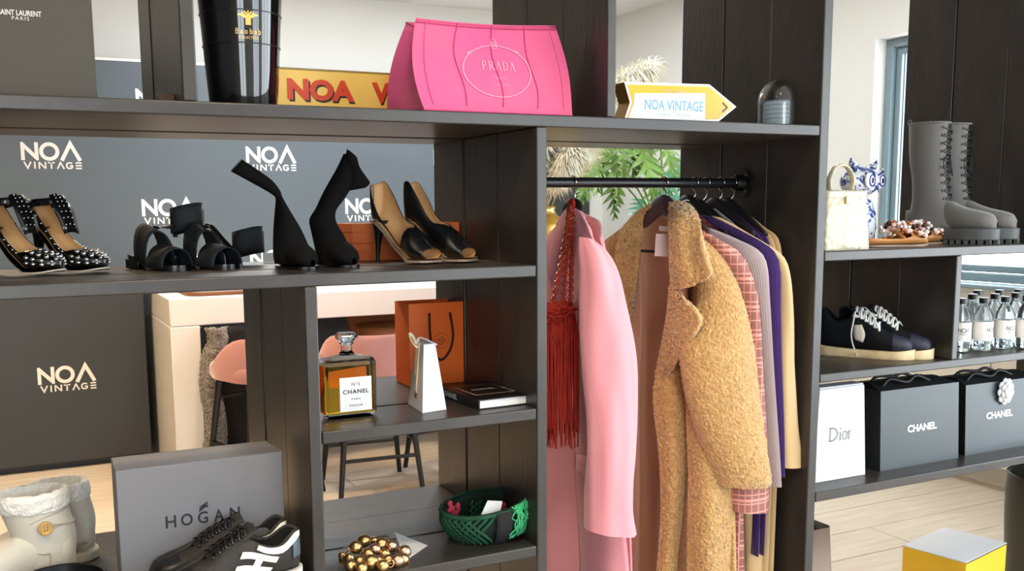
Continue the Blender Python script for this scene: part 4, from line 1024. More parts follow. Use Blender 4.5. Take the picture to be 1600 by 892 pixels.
rows = [[bp_(R(a), t / 6, .009) for a in (262, 268, 274, 279, 284)] for t in range(7)]
MB().grid(rows).build('black_band', mat('black_webbing', (24, 24, 26), .85), gn, smooth=180, solid=.002)
for k in range(44):
    rn = random.Random(k); a = R(287 + rn.uniform(0, 52)); pts = [bp_(a + R(rn.uniform(-7, 7)), 1.1 - .16 * i, .007 + rn.uniform(0, .010)) for i in range(7)]
    MB().tube(crs(pts, 2), .0019, 5).build('yarn_strand', m_mint, gn, smooth=180)
for k, (x, y) in enumerate(((702, 787), (714, 790), (706, 795), (786, 790), (794, 796), (800, 785), (789, 800), (808, 783), (816, 787), (822, 784), (803, 798))):
    q = P(x, y, Y=.16) - gc
    MB().tube(crs([q + Vector((-.004, 0, -.022)), q + Vector((.004, 0, -.008)), q, q + Vector((.006, 0, .005))], 4), .0055, 7).build('trim_twist', m_red, gn, smooth=180)
for k in range(12):
    q = P(738 + (k % 4) * 6, 786 + (k // 4) * 9 + (k % 2) * 3, Y=.19) - gc; MB().tube([q + Vector((-.007, 0, -.007)), q + Vector((.004, .002, .007))], .0035, 6).build('knit_loop', m_grn, gn, smooth=180)
tq = [P(x, y, Y=.062) - gc for x, y in ((762, 782), (785, 783), (781, 806), (775, 812), (757, 810), (752, 804))]
tg_ = MB().prism([(p.x, p.z) for p in tq], (0, tq[0].y, 0), (1, 0, 0), (0, 0, 1), (0, .0012, 0)).build('price_tag', m_paper, gn)

# ================================================================ left lower bay
# shoe box standing on edge
m_greycard = mat('grey_card', (112, 112, 116), .55, var=.02)
hx0, hx1, hz = P(180, 738, Y=.10).x, P(441, 707, Y=.10).x, P(300, 722, Y=.10).z
sb_ = thing('shoe_box', 'grey shoe box standing on edge lettered HOGAN in the lower left bay', 'box', ((hx0 + hx1) / 2, .17, ZD))
w_, h_ = hx1 - hx0, hz - ZD
MB().box((0, 0, h_ / 2 - .0015), (w_ - .006, .124, h_ - .003)).build('box_base', m_greycard, sb_, bevel=.002)
MB().box((0, -.032, h_ / 2), (w_, .076, h_)).build('box_lid', m_greycard, sb_, bevel=.002)
for i, chh in enumerate('HOGAN'):
    c = P(267 + i * 25, 815 - i * 3.5, Y=.10) - sb_.location; t = MB()
    put_text(t, chh, (c.x, -.0702, c.z), (1, 0, 0), (0, 0, 1), .021 if chh != 'O' else .024, .026, bold=.015); t.build('letter', m_ink, sb_)
t = MB(); c = P(319, 793, Y=.10) - sb_.location
for k in range(4): stroke(t, [(-.010 + .002 * k, -.008 + .002 * k), (-.008 + .004 * k, .003), (.008, .012 - .004 * k)], .0022, (c.x, -.0702, c.z), (1, 0, 0), (0, 0, 1), .0006)
t.build('wing_emblem', m_ink, sb_)
# black riser with the black and white sneakers
rs = MB().box((0, 0, .0075), (.46, .17, .015)).build('display_riser', mat('riser_black', (20, 20, 20), .6), None, bevel=.003); rs.location = (.285, .005 + .09, ZD); 
rs.location = (.29, .02, ZD); rs.scale = (1, .93, 1)
tag(rs, 'low black display riser under the black and white sneakers', 'riser')
m_char = mat('charcoal_mesh', (40, 36, 32), .7, var=.3, vscale=20, bump=.3, bscale=400); m_wl = mat('white_leather', (232, 226, 216), .4)
m_bluegrey = mat('bluegrey_patent', (70, 86, 92), .25)
def sneaker(name, label, loc, rz, L, mats, group, scale_h=1., patches=None, lacecol=None, sole_h=.035, nlace=6, tongue=True, collar=.62, lr=.0028, la=.86):
    r = thing(name, label, 'shoe', loc, rz, group)
    zs = [(0, sole_h), (.5, sole_h - .006), (.8, sole_h - .006), (1, sole_h)]
    w = [(0, .004), (.02, .020), (.08, .032), (.2, .037), (.45, .039), (.68, .048), (.82, .047), (.93, .036), (.98, .02), (1, .006)]
    H = [(0, .085), (.06, .096), (.2, .084), (.34, .094), (.42, .098), (.55, .086), (.7, .062), (.84, .048), (.95, .034), (1, .016)]
    H = [(a, b * (1 + (scale_h - 1) * max(0., 1 - 1.15 * a))) for a, b in H]
    A = [(0, .86), (.1, .78), (.2, .70), (.32, .74), (.40, .86), (.46, .93), (.66, .945), (.72, 1.), (1, 1.)]
    S = shoe_fn(L, zs, w, H, .62)
    upper(S, A, A, 40, 26).build('upper', mats['upper'], r, smooth=180, solid=.004, offset=-1)
    rows = [[Vector((L * t, k * interp(w, t) * .8, interp(zs, t) + .008)) for k in (-1, 0, 1)] for t in tsamp(10, .03, .6)]
    MB().grid(rows).build('insole', mats['in'], r, smooth=180)
    # midsole
    rings = []
    for t in tsamp(30):
        ww = interp(w, t) + .004; z = interp(zs, t) + .004; x = L * t + (-.004 if t < .02 else .005 * smooth01((t - .9) / .1))
        rings.append([Vector((x, -ww, z)), Vector((x, ww, z)), Vector((x, ww * 1.0, .008)), Vector((x, ww * .94, 0)), Vector((x, -ww * .94, 0)), Vector((x, -ww, .008))])
    MB().loft(rings).build('midsole', mats['sole'], r, smooth=40)
    # toe cap overlay
    if mats.get('toe'): 
        rows = [[S(t, a * PI, .0012) for a in [-.98 + 1.96 * j / 16 for j in range(17)]] for t in (.80, .84, .88, .92, .95, .975, .99)]
        MB().grid(rows).build('toe_cap', mats['toe'], r, smooth=180)
    if tongue:
        rows = []
        for i in range(9):
            t = .68 - .036 * i; wv = .020 + .0015 * i
            top = S(t, PI); rows.append([Vector((top.x - .002 * i, k * wv, top.z - .003 + .0030 * max(0, i - 5) * 2.0 - .006 * abs(k))) for k in (-1, -.5, 0, .5, 1)])
        MB().grid(rows).build('tongue', mats['upper'], r, smooth=180, solid=.005)
    lm = lacecol or m_black
    for i in range(nlace):
        t = .66 - .048 * i
        for s in (-1, 1):
            a, b = S(t, s * la * PI, .002), S(t - .035, -s * (la + .01) * PI, .002); top = S(t - .018, PI, .006 + .001 * i)
            MB().tube(crs([a, top + Vector((0, s * .004, .001 * s)), b], 4), lr, 6, flat=.5, up=(0, 0, 1)).build('lace', lm, r, smooth=180)
    for (nm, m_, tpoly, side, off) in (patches or []):
        # polygon strip in (t, a/pi) space, given as rows of pairs
        rows = [[S(tt, side * aa * PI, off) for tt, aa in row] for row in tpoly]
        MB().grid(patch(rows, 3, 3) if len(rows) > 2 else rows).build(nm, m_, r, smooth=180, solid=.0022, offset=0)
    return r, S
def quad(t0, a0, t1, a1, n=4): return [[(lerp(t0, t1, i / n), lerp(a0, a1, j / n)) for j in range(n + 1)] for i in range(n + 1)]
def par(c, d1, d2, n=4):
    """parallelogram in (t, a) space"""
    return [[(c[0] + d1[0] * i / n + d2[0] * j / n, c[1] + d1[1] * i / n + d2[1] * j / n) for j in range(n + 1)] for i in range(n + 1)]
hp = []
for sd in (1,):
    hp += [('letter_patch', m_wl, par((.20, .52), (.26, .14), (.025, -.075)), sd, .002), ('letter_patch', m_wl, par((.25, .37), (.26, .14), (.025, -.075)), sd, .002), ('letter_patch', m_wl, par((.305, .545), (.05, -.15), (.05, .026)), sd, .0024)]
    hp += [('collar_patch', m_wl, [[(.005, .80), (.02, .70)], [(.07, .735), (.07, .62)], [(.16, .665), (.17, .56)], [(.26, .67), (.28, .585)], [(.34, .715), (.36, .65)]], sd, .0026), ('heel_patch', m_bluegrey, quad(.01, .40, .09, .66), sd, .002)]
hm = {'upper': m_char, 'in': m_char, 'sole': m_wl, 'toe': m_leather}
p1 = P(462, 880, Y=.03)
sneaker('black_white_sneaker', 'black sneaker with a white H patch in front of the shoe box', (p1.x, .0, ZD + .0155), R(180 + 6), .285, hm, 'black and white sneakers', 1., hp, m_black, .036)
sneaker('black_white_sneaker', 'black sneaker half hidden behind its white-patched partner', (p1.x - .008, .072, ZD + .0155), R(180 + 2), .285, hm, 'black and white sneakers', 1., hp, m_black, .036)
# cream sheepskin boots
m_shearl = mat('cream_suede', (212, 206, 192), .85, var=.05, vscale=10, bump=.2, bscale=300, sheen=.3); m_wool = mat('white_wool', (240, 236, 228), .95, bump=1., bscale=140, sheen=.5)
def ugg(label, heel_px, Y, rz, hgt_px, full=True):
    h = P(heel_px[0], heel_px[1], Y=Y); r = thing('sheepskin_boot', label, 'shoe', (h.x, Y, ZD), rz, 'cream sheepskin boots')
    L = .25; zs = [(0, .018), (1, .016)]
    w = [(0, .006), (.03, .030), (.12, .043), (.4, .044), (.7, .053), (.86, .050), (.96, .032), (1, .008)]
    H = [(0, .10), (.3, .12), (.45, .105), (.6, .085), (.8, .065), (.93, .048), (1, .02)]
    S = shoe_fn(L, zs, w, H, .6); one = [(0, 1), (1, 1)]
    upper(S, one, one, 30, 24).build('foot', m_shearl, r, smooth=180)
    rings = []
    for t in tsamp(26):
        ww = interp(w, t) + .005; x = L * t + (-.005 if t < .03 else (.006 if t > .97 else 0)); rings.append([Vector((x, -ww, .022)), Vector((x, ww, .022)), Vector((x, ww, 0)), Vector((x, -ww, 0))])
    MB().loft(rings).build('sole', mat('cream_rubber', (206, 198, 182), .6), r, bevel=.003)
    sh = hgt_px - ZD
    def ring(z, k=1.): 
        q = (z - .05) / (sh - .05); cx = .062 + .012 * q - .006 * math.sin(q * 5); return [Vector((cx + (.062 + .006 * q) * k * math.cos(a), (.046 + .004 * q) * k * math.sin(a), z)) for a in (2 * PI * i / 32 for i in range(32))]
    MB().loft([ring(.04 + (sh - .055) * i / 10) for i in range(11)], cap0=False, cap1=False).build('shaft', m_shearl, r, smooth=180, solid=.006, offset=-1)
    cf = MB(); cf.loft([ring(sh - .035, 1.02), ring(sh - .028, 1.06), ring(sh - .012, 1.08), ring(sh, 1.05), ring(sh + .002, .95), ring(sh - .012, .84), ring(sh - .05, .8)], cap0=False, cap1=False)
    big = MB(); rows = [crs(rr, 2, True) for rr in [cf.v[i * 32:(i + 1) * 32] for i in range(7)]]
    big.loft([[c[i] for c in [crs([rw[j] for rw in rows], 3) for j in range(len(rows[0]))]] for i in range(19)], cap0=False, cap1=False); fuzz(big, .0045, 170)
    big.build('fleece_cuff', m_wool, r, smooth=180)
    if full:
        q = ring(sh * .66, 1.02); bpos = q[8]       # +y side of the boot = near side
        sp = [ring(sh * z, 1.012)[i] for z, i in ((.86, 16), (.84, 13), (.83, 9), (.7, 5), (.45, 4), (.30, 9), (.30, 15))]
        sp = [ring(sh * z, 1.015)[i] for z, i in ((.80, 15), (.80, 12), (.78, 9), (.72, 6))]
        MB().tube(crs(sp, 5), .0012, 5).build('seam', mat('seam_beige', (184, 176, 160), .8), r)
        sp = [ring(sh * z, 1.015)[i] for z, i in ((.50, 2), (.42, 4), (.38, 7), (.36, 8), (.14, 8))]
        MB().tube(crs(sp, 5), .0016, 5).build('seam', MATS['seam_beige'], r)
        bt_ = MB().tube([bpos + Vector((.0, .002, 0)), bpos + Vector((0, .008, 0))], .0145, 24).tube([bpos + Vector((.0, .008, 0)) + Vector((.012 * math.cos(a), 0, .012 * math.sin(a))) for a in (2 * PI * i / 24 for i in range(24))], .0025, 6, closed=True).build('button', mat('wooden_button', (204, 164, 96), .5, var=.2, vscale=200), r, smooth=40)
        hb2 = MB()
        for dx, dz in ((-1, -1), (1, -1), (1, 1), (-1, 1)): hb2.ball(bpos + Vector((dx * .003, .0085, dz * .003)), .0012, 6, 4)
        hb2.build('button_holes', m_ink, bt_)
        for k in (0, .006): MB().tube(crs([bpos + Vector((-.006, .006, k)), ring(sh * .64, 1.03)[13], ring(sh * .62 , 1.03)[16] + Vector((0, 0, k))], 5), .0012, 5).build('button_loop', MATS['seam_beige'], r)
    else:
        MB().tube([ring(sh * z, 1.012)[16] for z in (.1, .3, .5, .75)], .0012, 5).build('seam', mat('seam_beige', (184, 176, 160), .8), r)
    return r
ugg('cream sheepskin ankle boot with a wooden side button', (118, 872), .30, R(190), P(60, 772, Y=.26).z)
ugg('cream sheepskin ankle boot standing behind its buttoned partner', (148, 852), .43, R(196), P(90, 752, Y=.43).z, False)
# black round hat box rim in front
bw_ = thing('black_bowl', 'black round bowl with a raised rim at the bottom left corner', 'bowl', (P(95, 893, Y=.06).x, .06, ZD))
zt = P(100, 882, Y=.140).z - ZD
MB().lathe([(.03, 0), (.06, .003), (.080, zt * .5), (.084, zt), (.081, zt + .002), (.078, zt), (.074, zt * .5), (.05, .008)], 40).build('bowl_body', m_leather, bw_, smooth=50)
# ================================================================ clothes on the rail
def net(rows, o): return [[P(x, y, Y=Y) - Vector(o) for x, y, Y in r] for r in rows]
def densify(rows, step):
    """resample a control net so its cells are about `step` metres"""
    d = patch(rows, 8, 8)
    lu = max(sum((d[i + 1][j] - d[i][j]).length for i in range(len(d) - 1)) for j in (0, len(d[0]) // 2, -1)); lv = max(sum((r[j + 1] - r[j]).length for j in range(len(r) - 1)) for r in (d[0], d[len(d) // 2], d[-1]))
    nv, nu = max(4, int(lv / step)), max(4, int(lu / step))
    d = [resample(r, nv) for r in d]; cols = [resample([r[j] for r in d], nu) for j in range(nv)]
    return [[cols[j][i] for j in range(nv)] for i in range(nu)]
def cloth(name, rows, o, m, parent, step=.012, thick=.006, amp=0., fsc=120., seed=0.):
    g = densify(net(rows, o), step); mb = MB().grid(g); nu, nv = len(g), len(g[0])
    if amp: fuzz(mb, amp, fsc, seed, [min(1., (.3 + min(i, j, nu - 1 - i, nv - 1 - j)) / 5) for i in range(nu) for j in range(nv)])
    return mb.build(name, m, parent, smooth=180, solid=thick, offset=0, fix=False)
def dense_rings(rings, n, step):
    rings = [resample(r + [r[0]], n + 1)[:-1] for r in rings]
    ln = sum((rings[i + 1][0] - rings[i][0]).length for i in range(len(rings) - 1)); k = max(6, int(ln / step))
    cols = [resample([r[j] for r in rings], k) for j in range(n)]
    return [[cols[j][i] for j in range(n)] for i in range(k)]
def sleeve(name, pairs, Y, dep, o, m, parent, dy=None, amp=0., fsc=120., n=40, step=.02, ribs=0, ribamp=0., fold=0., open_end=True):
    rings = local(px_loft(pairs, Y, dep, n, dy), o)
    rings = dense_rings(rings, n, step)
    if ribs or fold:
        for i, r in enumerate(rings):
            c = sum(r, Vector()) / len(r)
            for j, p in enumerate(r):
                a = 2 * PI * j / len(r); k = 0
                if ribs: k += ribamp * math.cos(ribs * a)
                if fold: k += fold * (noise.noise(Vector((math.cos(a) * 1.6, math.sin(a) * 1.6, i * step * 4.5))) )
                d = (p - c); r[j] = p + d.normalized() * k
    mb = MB().loft(rings, cap0=True, cap1=False)
    if amp: fuzz(mb, amp, fsc, 3.)
    return mb.build(name, m, parent, smooth=180, fix=True)
m_steel = mat('hanger_wire', (206, 200, 196), .2, metal=1.); m_hang = mat('hanger_black', (22, 20, 22), .5); m_hangm = mat('hanger_mauve', (66, 48, 54), .5)
def hanger(label, hx, wire, Ytop, m=None, span=(.18, .20), drop=.09, turn=0., thick=.011):
    """wire = photo points of the hook's lower wire; arms run along y"""
    q = P(wire[-1][0], wire[-1][1], Y=RAILY); r = thing('clothes_hanger', label, 'hanger', (q.x, RAILY, q.z), turn, 'hangers on the clothes rail')
    top = Vector((P(hx, 285, Y=RAILY).x, RAILY, RAILZ)) - Vector((q.x, RAILY, q.z)); M = Matrix.Rotation(-turn, 3, 'Z'); top = M @ top
    arc = [top + M @ Vector((0, .0165 * math.cos(R(a)), .0165 * math.sin(R(a)))) for a in range(-30, 205, 20)]
    low = [M @ (P(x, y, Y=RAILY) - Vector((q.x, RAILY, q.z))) for x, y in wire]
    MB().tube(crs(list(reversed(arc[:-1])) [:0] + [arc[i] for i in range(len(arc))][::-1] + [Vector((top.x * .9, -.012, top.z - .03))] + low[-1:], 3), .0019, 7).build('hook', m_steel, r, smooth=180)
    a, b = span
    arm = crs([(0, -a, -drop), (0, -a * .6, -.045), (0, -.03, -.006), (0, 0, .004), (0, .03, -.006), (0, b * .6, -.045), (0, b, -drop)], 5)
    MB().tube(arm, [.007 + thick * math.sin(PI * i / (len(arm) - 1)) for i in range(len(arm))], 10, flat=.55, up=(1, 0, 0)).build('arms', m or m_hang, r, smooth=180)
    return r
# ---- pink blazer
m_pk = mat('pink_wool', (228, 150, 160), .75, sheen=.35, bump=.12, bscale=500, var=.03, vscale=3)
o = Vector((1.34, RAILY, 1.40))
bz = thing('pink_blazer', 'long pale pink blazer hanging at the left end of the rail', 'blazer', o)
sleeve('sleeve', [((919, 371), (931, 374)), ((914, 392), (949, 396)), ((912, 430), (963, 430)), ((910, 490), (979, 490)), ((911, 550), (988, 550)), ((914, 600), (991, 600)), ((920, 650), (992, 650)), ((923, 700), (989, 700)), ((921, 750), (984, 750)), ((918, 795), (985, 795)), ((916, 828), (990, 830))], .045, [.020, .042, .052, .056, .056, .055, .054, .053, .053, .055, .058], o, m_pk, bz, dy=[.03, .015, 0, 0, 0, 0, 0, 0, 0, 0, 0], n=48, step=.015, fold=.010)
cloth('front_panel', [[(894, 322, .285), (904, 328, .25), (914, 343, .21), (922, 362, .17)], [(896, 360, .27), (908, 362, .23), (918, 372, .18), (930, 385, .13)], [(896, 420, .26), (905, 420, .21), (915, 420, .16), (928, 420, .12)], [(896, 500, .26), (905, 500, .21), (915, 500, .16), (932, 500, .12)], [(898, 600, .27), (906, 600, .21), (918, 600, .15), (940, 600, .11)], [(900, 700, .27), (910, 700, .21), (930, 700, .14), (955, 700, .10)], [(904, 800, .26), (918, 800, .20), (945, 800, .13), (972, 800, .09)], [(908, 900, .25), (922, 900, .19), (952, 900, .12), (984, 900, .09)], [(912, 1040, .25), (926, 1040, .19), (956, 1040, .12), (990, 1040, .09)]], o, m_pk, bz)
cloth('front_panel', [[(893, 323, .30), (884, 335, .36), (872, 350, .42), (858, 366, .48)], [(893, 380, .30), (880, 390, .36), (862, 395, .42), (842, 400, .50)], [(893, 480, .30), (878, 480, .36), (858, 480, .42), (838, 480, .50)], [(895, 600, .29), (876, 600, .34), (856, 600, .40), (834, 600, .48)], [(899, 700, .27), (878, 700, .33), (856, 700, .39), (832, 700, .47)], [(905, 800, .26), (882, 800, .32), (858, 800, .38), (832, 800, .46)], [(910, 900, .25), (884, 900, .31), (858, 900, .37), (832, 900, .46)], [(914, 1040, .25), (886, 1040, .31), (858, 1040, .37), (832, 1040, .46)]], o, m_pk, bz)
cloth('collar', [[(896, 318, .30), (902, 322, .275), (907, 328, .26)], [(900, 345, .26), (910, 338, .235), (917, 348, .205)], [(899, 385, .235), (911, 375, .205), (924, 371, .165)], [(897, 430, .24), (904, 425, .215), (911, 420, .19)], [(896, 480, .25), (899, 478, .235), (902, 476, .22)]], o, m_pk, bz, thick=.008)
cloth('lapel', [[(890, 322, .30), (882, 332, .325), (874, 345, .34)], [(889, 360, .28), (876, 370, .31), (862, 385, .34)], [(889, 400, .28), (872, 410, .31), (856, 425, .34)], [(889, 440, .29), (876, 450, .31), (866, 462, .33)], [(891, 490, .29), (886, 492, .30), (882, 494, .31)]], o, m_pk, bz, thick=.008)
cloth('back_panel', [[(900, 330, .42), (935, 345, .30), (938, 372, .18)], [(905, 450, .46), (945, 450, .30), (960, 450, .16)], [(905, 650, .46), (950, 650, .30), (975, 650, .15)], [(905, 850, .46), (955, 850, .30), (985, 850, .14)], [(905, 1040, .46), (955, 1040, .30), (990, 1040, .13)]], o, m_pk, bz)
cloth('pocket_flap', [[(902, 710, .235), (912, 711, .195), (926, 713, .145)], [(901, 728, .232), (911, 730, .192), (926, 732, .142)], [(900, 742, .232), (910, 745, .192), (926, 747, .142)]], o, m_pk, bz, thick=.006)
cloth('pocket_welt', [[(903, 684, .24), (912, 686, .20), (924, 688, .15)], [(902, 692, .238), (911, 694, .198), (924, 696, .148)]], o, m_pk, bz, thick=.004)
hanger('black hanger carrying the pink blazer', 895, [(896, 300), (895, 322)], .3, span=(.075, .08), drop=.05)
# ---- red fringe bag on a chain, hung over the same hook
m_redl = mat('red_suede', (158, 34, 18), .8, var=.2, vscale=25); m_brass = mat('antique_brass', (196, 150, 110), .25, metal=1.)
o = P(893, 330, Y=.262)
fb_ = thing('fringe_bag', 'red suede fringe bag on a chain strap hung beside the pink blazer', 'bag', o)
for k, (pts) in enumerate(([(891, 318, .275), (884, 370, .25), (874, 425, .235), (862, 478, .23)], [(893, 316, .275), (889, 370, .25), (884, 425, .235), (879, 480, .225)], [(895, 318, .275), (894, 370, .25), (892, 420, .235), (891, 474, .22)])):
    path = crs([P(x, y, Y=Y) - o for x, y, Y in pts], 12)
    MB().tube(path, .0045, 7).build('strap_lacing', m_redl, fb_, smooth=180)
    pr = resample(path, 26)
    for i in range(25):
        a, b = pr[i], pr[i + 1]; d = (b - a).normalized(); s = d.orthogonal() if i % 2 == 0 else d.cross(d.orthogonal()); c = (a + b) / 2
        MB().tube([c + d * (.0075 * math.cos(t)) + s * (.0055 * math.sin(t)) for t in (2 * PI * j / 10 for j in range(10))], .0012, 5, closed=True).build('chain_link', m_brass, fb_)
MB().tube([P(893, 319, Y=.278) - o + Vector((0, .012 * math.cos(t), .012 * math.sin(t))) for t in (2 * PI * j / 16 for j in range(16))], .004, 7, closed=True).build('strap_loop', m_redl, fb_, smooth=180)
body = local(px_loft([((836, 474), (894, 470)), ((832, 490), (898, 488)), ((832, 515), (900, 515)), ((834, 535), (902, 535))], .235, [.012, .022, .026, .020], 20), o)
MB().loft(body).build('bag_body', m_redl, fb_, smooth=180)
rn = random.Random(5)
for i in range(120):
    u_ = rn.random(); x = 834 + 70 * u_; yy_ = .235 - rn.uniform(-.012, .034); y0 = rn.uniform(492, 530); y1 = rn.uniform(655, 702)
    pts = [P(x + rn.uniform(-1.5, 1.5) + (.02 * (x - 870)) * q, lerp(y0, y1, q), Y=yy_ - .01 * q) - o for q in (0, .33, .66, 1)]
    MB().tube(crs(pts, 3), .0019, 5).build('fringe_strand', m_redl, fb_)
for i in range(26):
    x = 838 + 62 * rn.random(); y = rn.uniform(478, 505); q = P(x, y, Y=.205) - o; a = rn.uniform(-1, 1)
    MB().tube([q + Vector((-.010, 0, -.006 * a)), q + Vector((0, -.004, 0)), q + Vector((.010, 0, .006 * a))], .0026, 6).build('knot', m_redl, fb_, smooth=180)
# ---- teddy coat
m_ted = mat('teddy_fleece', (180, 136, 80), .95, tex='voronoi', bump=1., bscale=150, rgb2=(206, 166, 110), vscale=90, sheen=.5)
m_lin = mat('mauve_lining', (172, 128, 108), .5, sheen=.3, var=.04, vscale=4)
o = Vector((1.64, RAILY, 1.40)); AM, FS, ST = .0032, 135., .0030
td = thing('teddy_coat', 'long caramel teddy fleece coat hanging open in the middle of the rail', 'coat', o)
sleeve('sleeve', [((1094, 358), (1106, 365)), ((1092, 385), (1133, 391)), ((1101, 430), (1150, 428)), ((1094, 490), (1163, 490)), ((1069, 545), (1171, 540)), ((1070, 590), (1178, 590)), ((1084, 650), (1186, 650)), ((1100, 700), (1192, 700)), ((1117, 742), (1198, 742)), ((1122, 758), (1199, 754))], .075, [.018, .030, .042, .056, .068, .067, .066, .065, .064, .055], o, m_ted, td, dy=[.06, .035, .02, .005, 0, 0, 0, 0, 0, 0], amp=AM, fsc=FS, n=170, step=.0030)
cloth('side_panel', [[(1064, 560, .16), (1085, 560, .14), (1110, 560, .13)], [(1071, 610, .15), (1088, 610, .12), (1112, 610, .11)], [(1074, 660, .14), (1095, 660, .10), (1120, 660, .09)], [(1076, 710, .14), (1100, 710, .09), (1132, 710, .085)], [(1077, 760, .14), (1105, 760, .085), (1142, 760, .085)], [(1075, 830, .14), (1107, 830, .08), (1145, 830, .085)], [(1074, 900, .14), (1107, 900, .08), (1146, 900, .085)], [(1072, 1050, .14), (1107, 1050, .08), (1149, 1050, .085)]], o, m_ted, td, ST, .012, AM, FS)
cloth('front_strip', [[(1046, 548, .215), (1060, 545, .19), (1076, 545, .175)], [(1024, 596, .225), (1047, 592, .185), (1077, 595, .175)], [(1023, 640, .225), (1047, 640, .18), (1076, 640, .175)], [(1029, 690, .22), (1050, 690, .18), (1075, 690, .175)], [(1033, 740, .22), (1052, 740, .18), (1070, 740, .18)], [(1034, 800, .22), (1050, 800, .185), (1065, 800, .185)], [(1031, 850, .22), (1046, 850, .19), (1059, 850, .19)], [(1027, 900, .22), (1041, 900, .19), (1054, 900, .19)], [(1016, 1050, .22), (1030, 1050, .19), (1046, 1050, .19)]], o, m_ted, td, ST, .014, AM, FS, 5.)
cloth('inner_facing', [[(1058, 640, .24), (1068, 640, .22), (1080, 640, .17)], [(1058, 740, .24), (1068, 740, .22), (1082, 740, .16)], [(1052, 830, .25), (1066, 830, .22), (1082, 830, .16)], [(1044, 900, .25), (1062, 900, .22), (1082, 900, .16)], [(1036, 1050, .25), (1056, 1050, .22), (1082, 1050, .16)]], o, m_ted, td, .008, .006, .002, FS, 2.)
cloth('lapel', [[(1048, 446, .17), (1052, 447, .16), (1057, 450, .145)], [(1047, 470, .165), (1060, 466, .115), (1074, 472, .075)], [(1044, 496, .17), (1068, 490, .09), (1095, 498, .035)], [(1039, 525, .18), (1060, 525, .11), (1082, 528, .06)], [(1033, 555, .195), (1048, 556, .145), (1063, 558, .11)], [(1026, 583, .22), (1034, 585, .205), (1045, 588, .19)], [(1023, 606, .222), (1028, 607, .21), (1034, 609, .20)]], o, m_ted, td, ST, .016, AM, FS, 7.)
cloth('collar', [[(1047, 319, .24), (1058, 317, .22), (1072, 321, .20), (1082, 329, .185)], [(1048, 345, .20), (1062, 342, .155), (1078, 344, .13), (1094, 350, .105)], [(1049, 380, .17), (1064, 378, .12), (1081, 380, .10), (1099, 384, .055)], [(1050, 415, .16), (1066, 413, .10), (1086, 414, .075), (1107, 414, .03)], [(1051, 437, .155), (1068, 435, .095), (1091, 432, .06), (1112, 426, .022)], [(1052, 453, .155), (1067, 450, .105), (1088, 443, .07), (1104, 436, .04)]], o, m_ted, td, ST, .018, AM, FS, 9.)
cloth('collar', [[(1050, 318, .26), (1048, 320, .262), (1046, 324, .265)], [(1030, 318, .31), (1028, 320, .315), (1026, 324, .32)], [(1008, 324, .36), (1009, 328, .36), (1010, 333, .36)], [(984, 344, .39), (994, 346, .385), (1004, 352, .38)], [(966, 368, .405), (985, 372, .39), (1003, 376, .375)], [(961, 402, .41), (981, 402, .38), (1000, 398, .355)], [(966, 440, .41), (981, 438, .385), (996, 434, .365)], [(975, 475, .40), (983, 470, .39), (991, 464, .375)], [(982, 512, .40), (984, 502, .39), (987, 492, .385)]], o, m_ted, td, ST, .016, AM, FS, 11.)
cloth('far_panel', [[(986, 346, .40), (966, 362, .45), (948, 376, .50)], [(976, 395, .42), (956, 395, .47), (936, 398, .52)], [(980, 440, .42), (962, 440, .47), (942, 440, .52)], [(986, 490, .41), (968, 490, .46), (950, 490, .52)], [(990, 560, .40), (974, 560, .45), (958, 560, .51)], [(990, 700, .40), (974, 700, .45), (958, 700, .51)], [(988, 900, .40), (972, 900, .45), (956, 900, .51)], [(986, 1050, .40), (970, 1050, .45), (954, 1050, .51)]], o, m_ted, td, .006, .012, .003, FS, 13.)
# lining: facing of the far front and the inside of the back
cloth('facing', [[(1001, 402, .37), (995, 420, .38), (988, 450, .40)], [(1004, 440, .37), (995, 470, .385), (985, 500, .41)], [(1003, 520, .37), (993, 540, .39), (981, 560, .42)], [(1000, 640, .37), (990, 640, .39), (978, 640, .42)], [(1000, 760, .37), (988, 760, .39), (976, 760, .42)], [(998, 900, .37), (986, 900, .39), (974, 900, .42)], [(996, 1050, .37), (984, 1050, .39), (972, 1050, .42)]], o, m_lin, td, .015, .004)
rows = []
for y in (335, 360, 400, 460, 540, 640, 740, 840, 920, 1050):
    rows.append([P(x, y, X=1.70 + .010 * math.sin(x * .09 + y * .004)) - o for x in (996, 1012, 1026, 1040, 1056, 1074)])
mb = MB().grid(densify(rows, .015)); mb.build('back_lining', m_lin, td, smooth=180, solid=.004, fix=False)
rows = []
for y, a, b in ((352, 1004, 1090), (380, 975, 1120), (450, 970, 1135), (600, 970, 1140), (800, 970, 1146), (1050, 970, 1152)):
    rows.append([P(lerp(a, b, k / 4), y, X=1.725) - o for k in range(5)])
mb = MB().grid(densify(rows, .02)); mb.build('back_panel', m_ted, td, smooth=180, solid=.012, fix=False)
cloth('brand_label', [[(1030, 353, .285), (1046, 354, .255)], [(1030, 361, .285), (1046, 362, .255)]], o, m_paper, td, .01, .001)
hanger('dark mauve hanger inside the teddy coat', 1038, [(1037, 300), (1036, 322)], .3, m_hangm, span=(.20, .15), drop=.065, turn=R(0), thick=.022)
MB().box((0, 0, 0), (.006, .30, .008)).build('trouser_bar', m_hang, bpy.data.objects['clothes_hanger.001']).location = (.0, .0, P(1025, 394, Y=RAILY).z - bpy.data.objects['clothes_hanger.001'].location.z)
q = [P(x, y, Y=.235) for x, y in ((1025, 365), (1045, 366), (1044, 401), (1023, 400))]; t = MB().hexa([p - q[0] for p in q] + [p - q[0] + Vector((0, .001, 0)) for p in q]); 
pt_ = t.build('price_tag', mat('pale_pink_card', (232, 208, 208), .6), None); pt_.location = q[0]; tag(pt_, 'pale pink swing tag hanging inside the teddy coat collar', 'price tag')
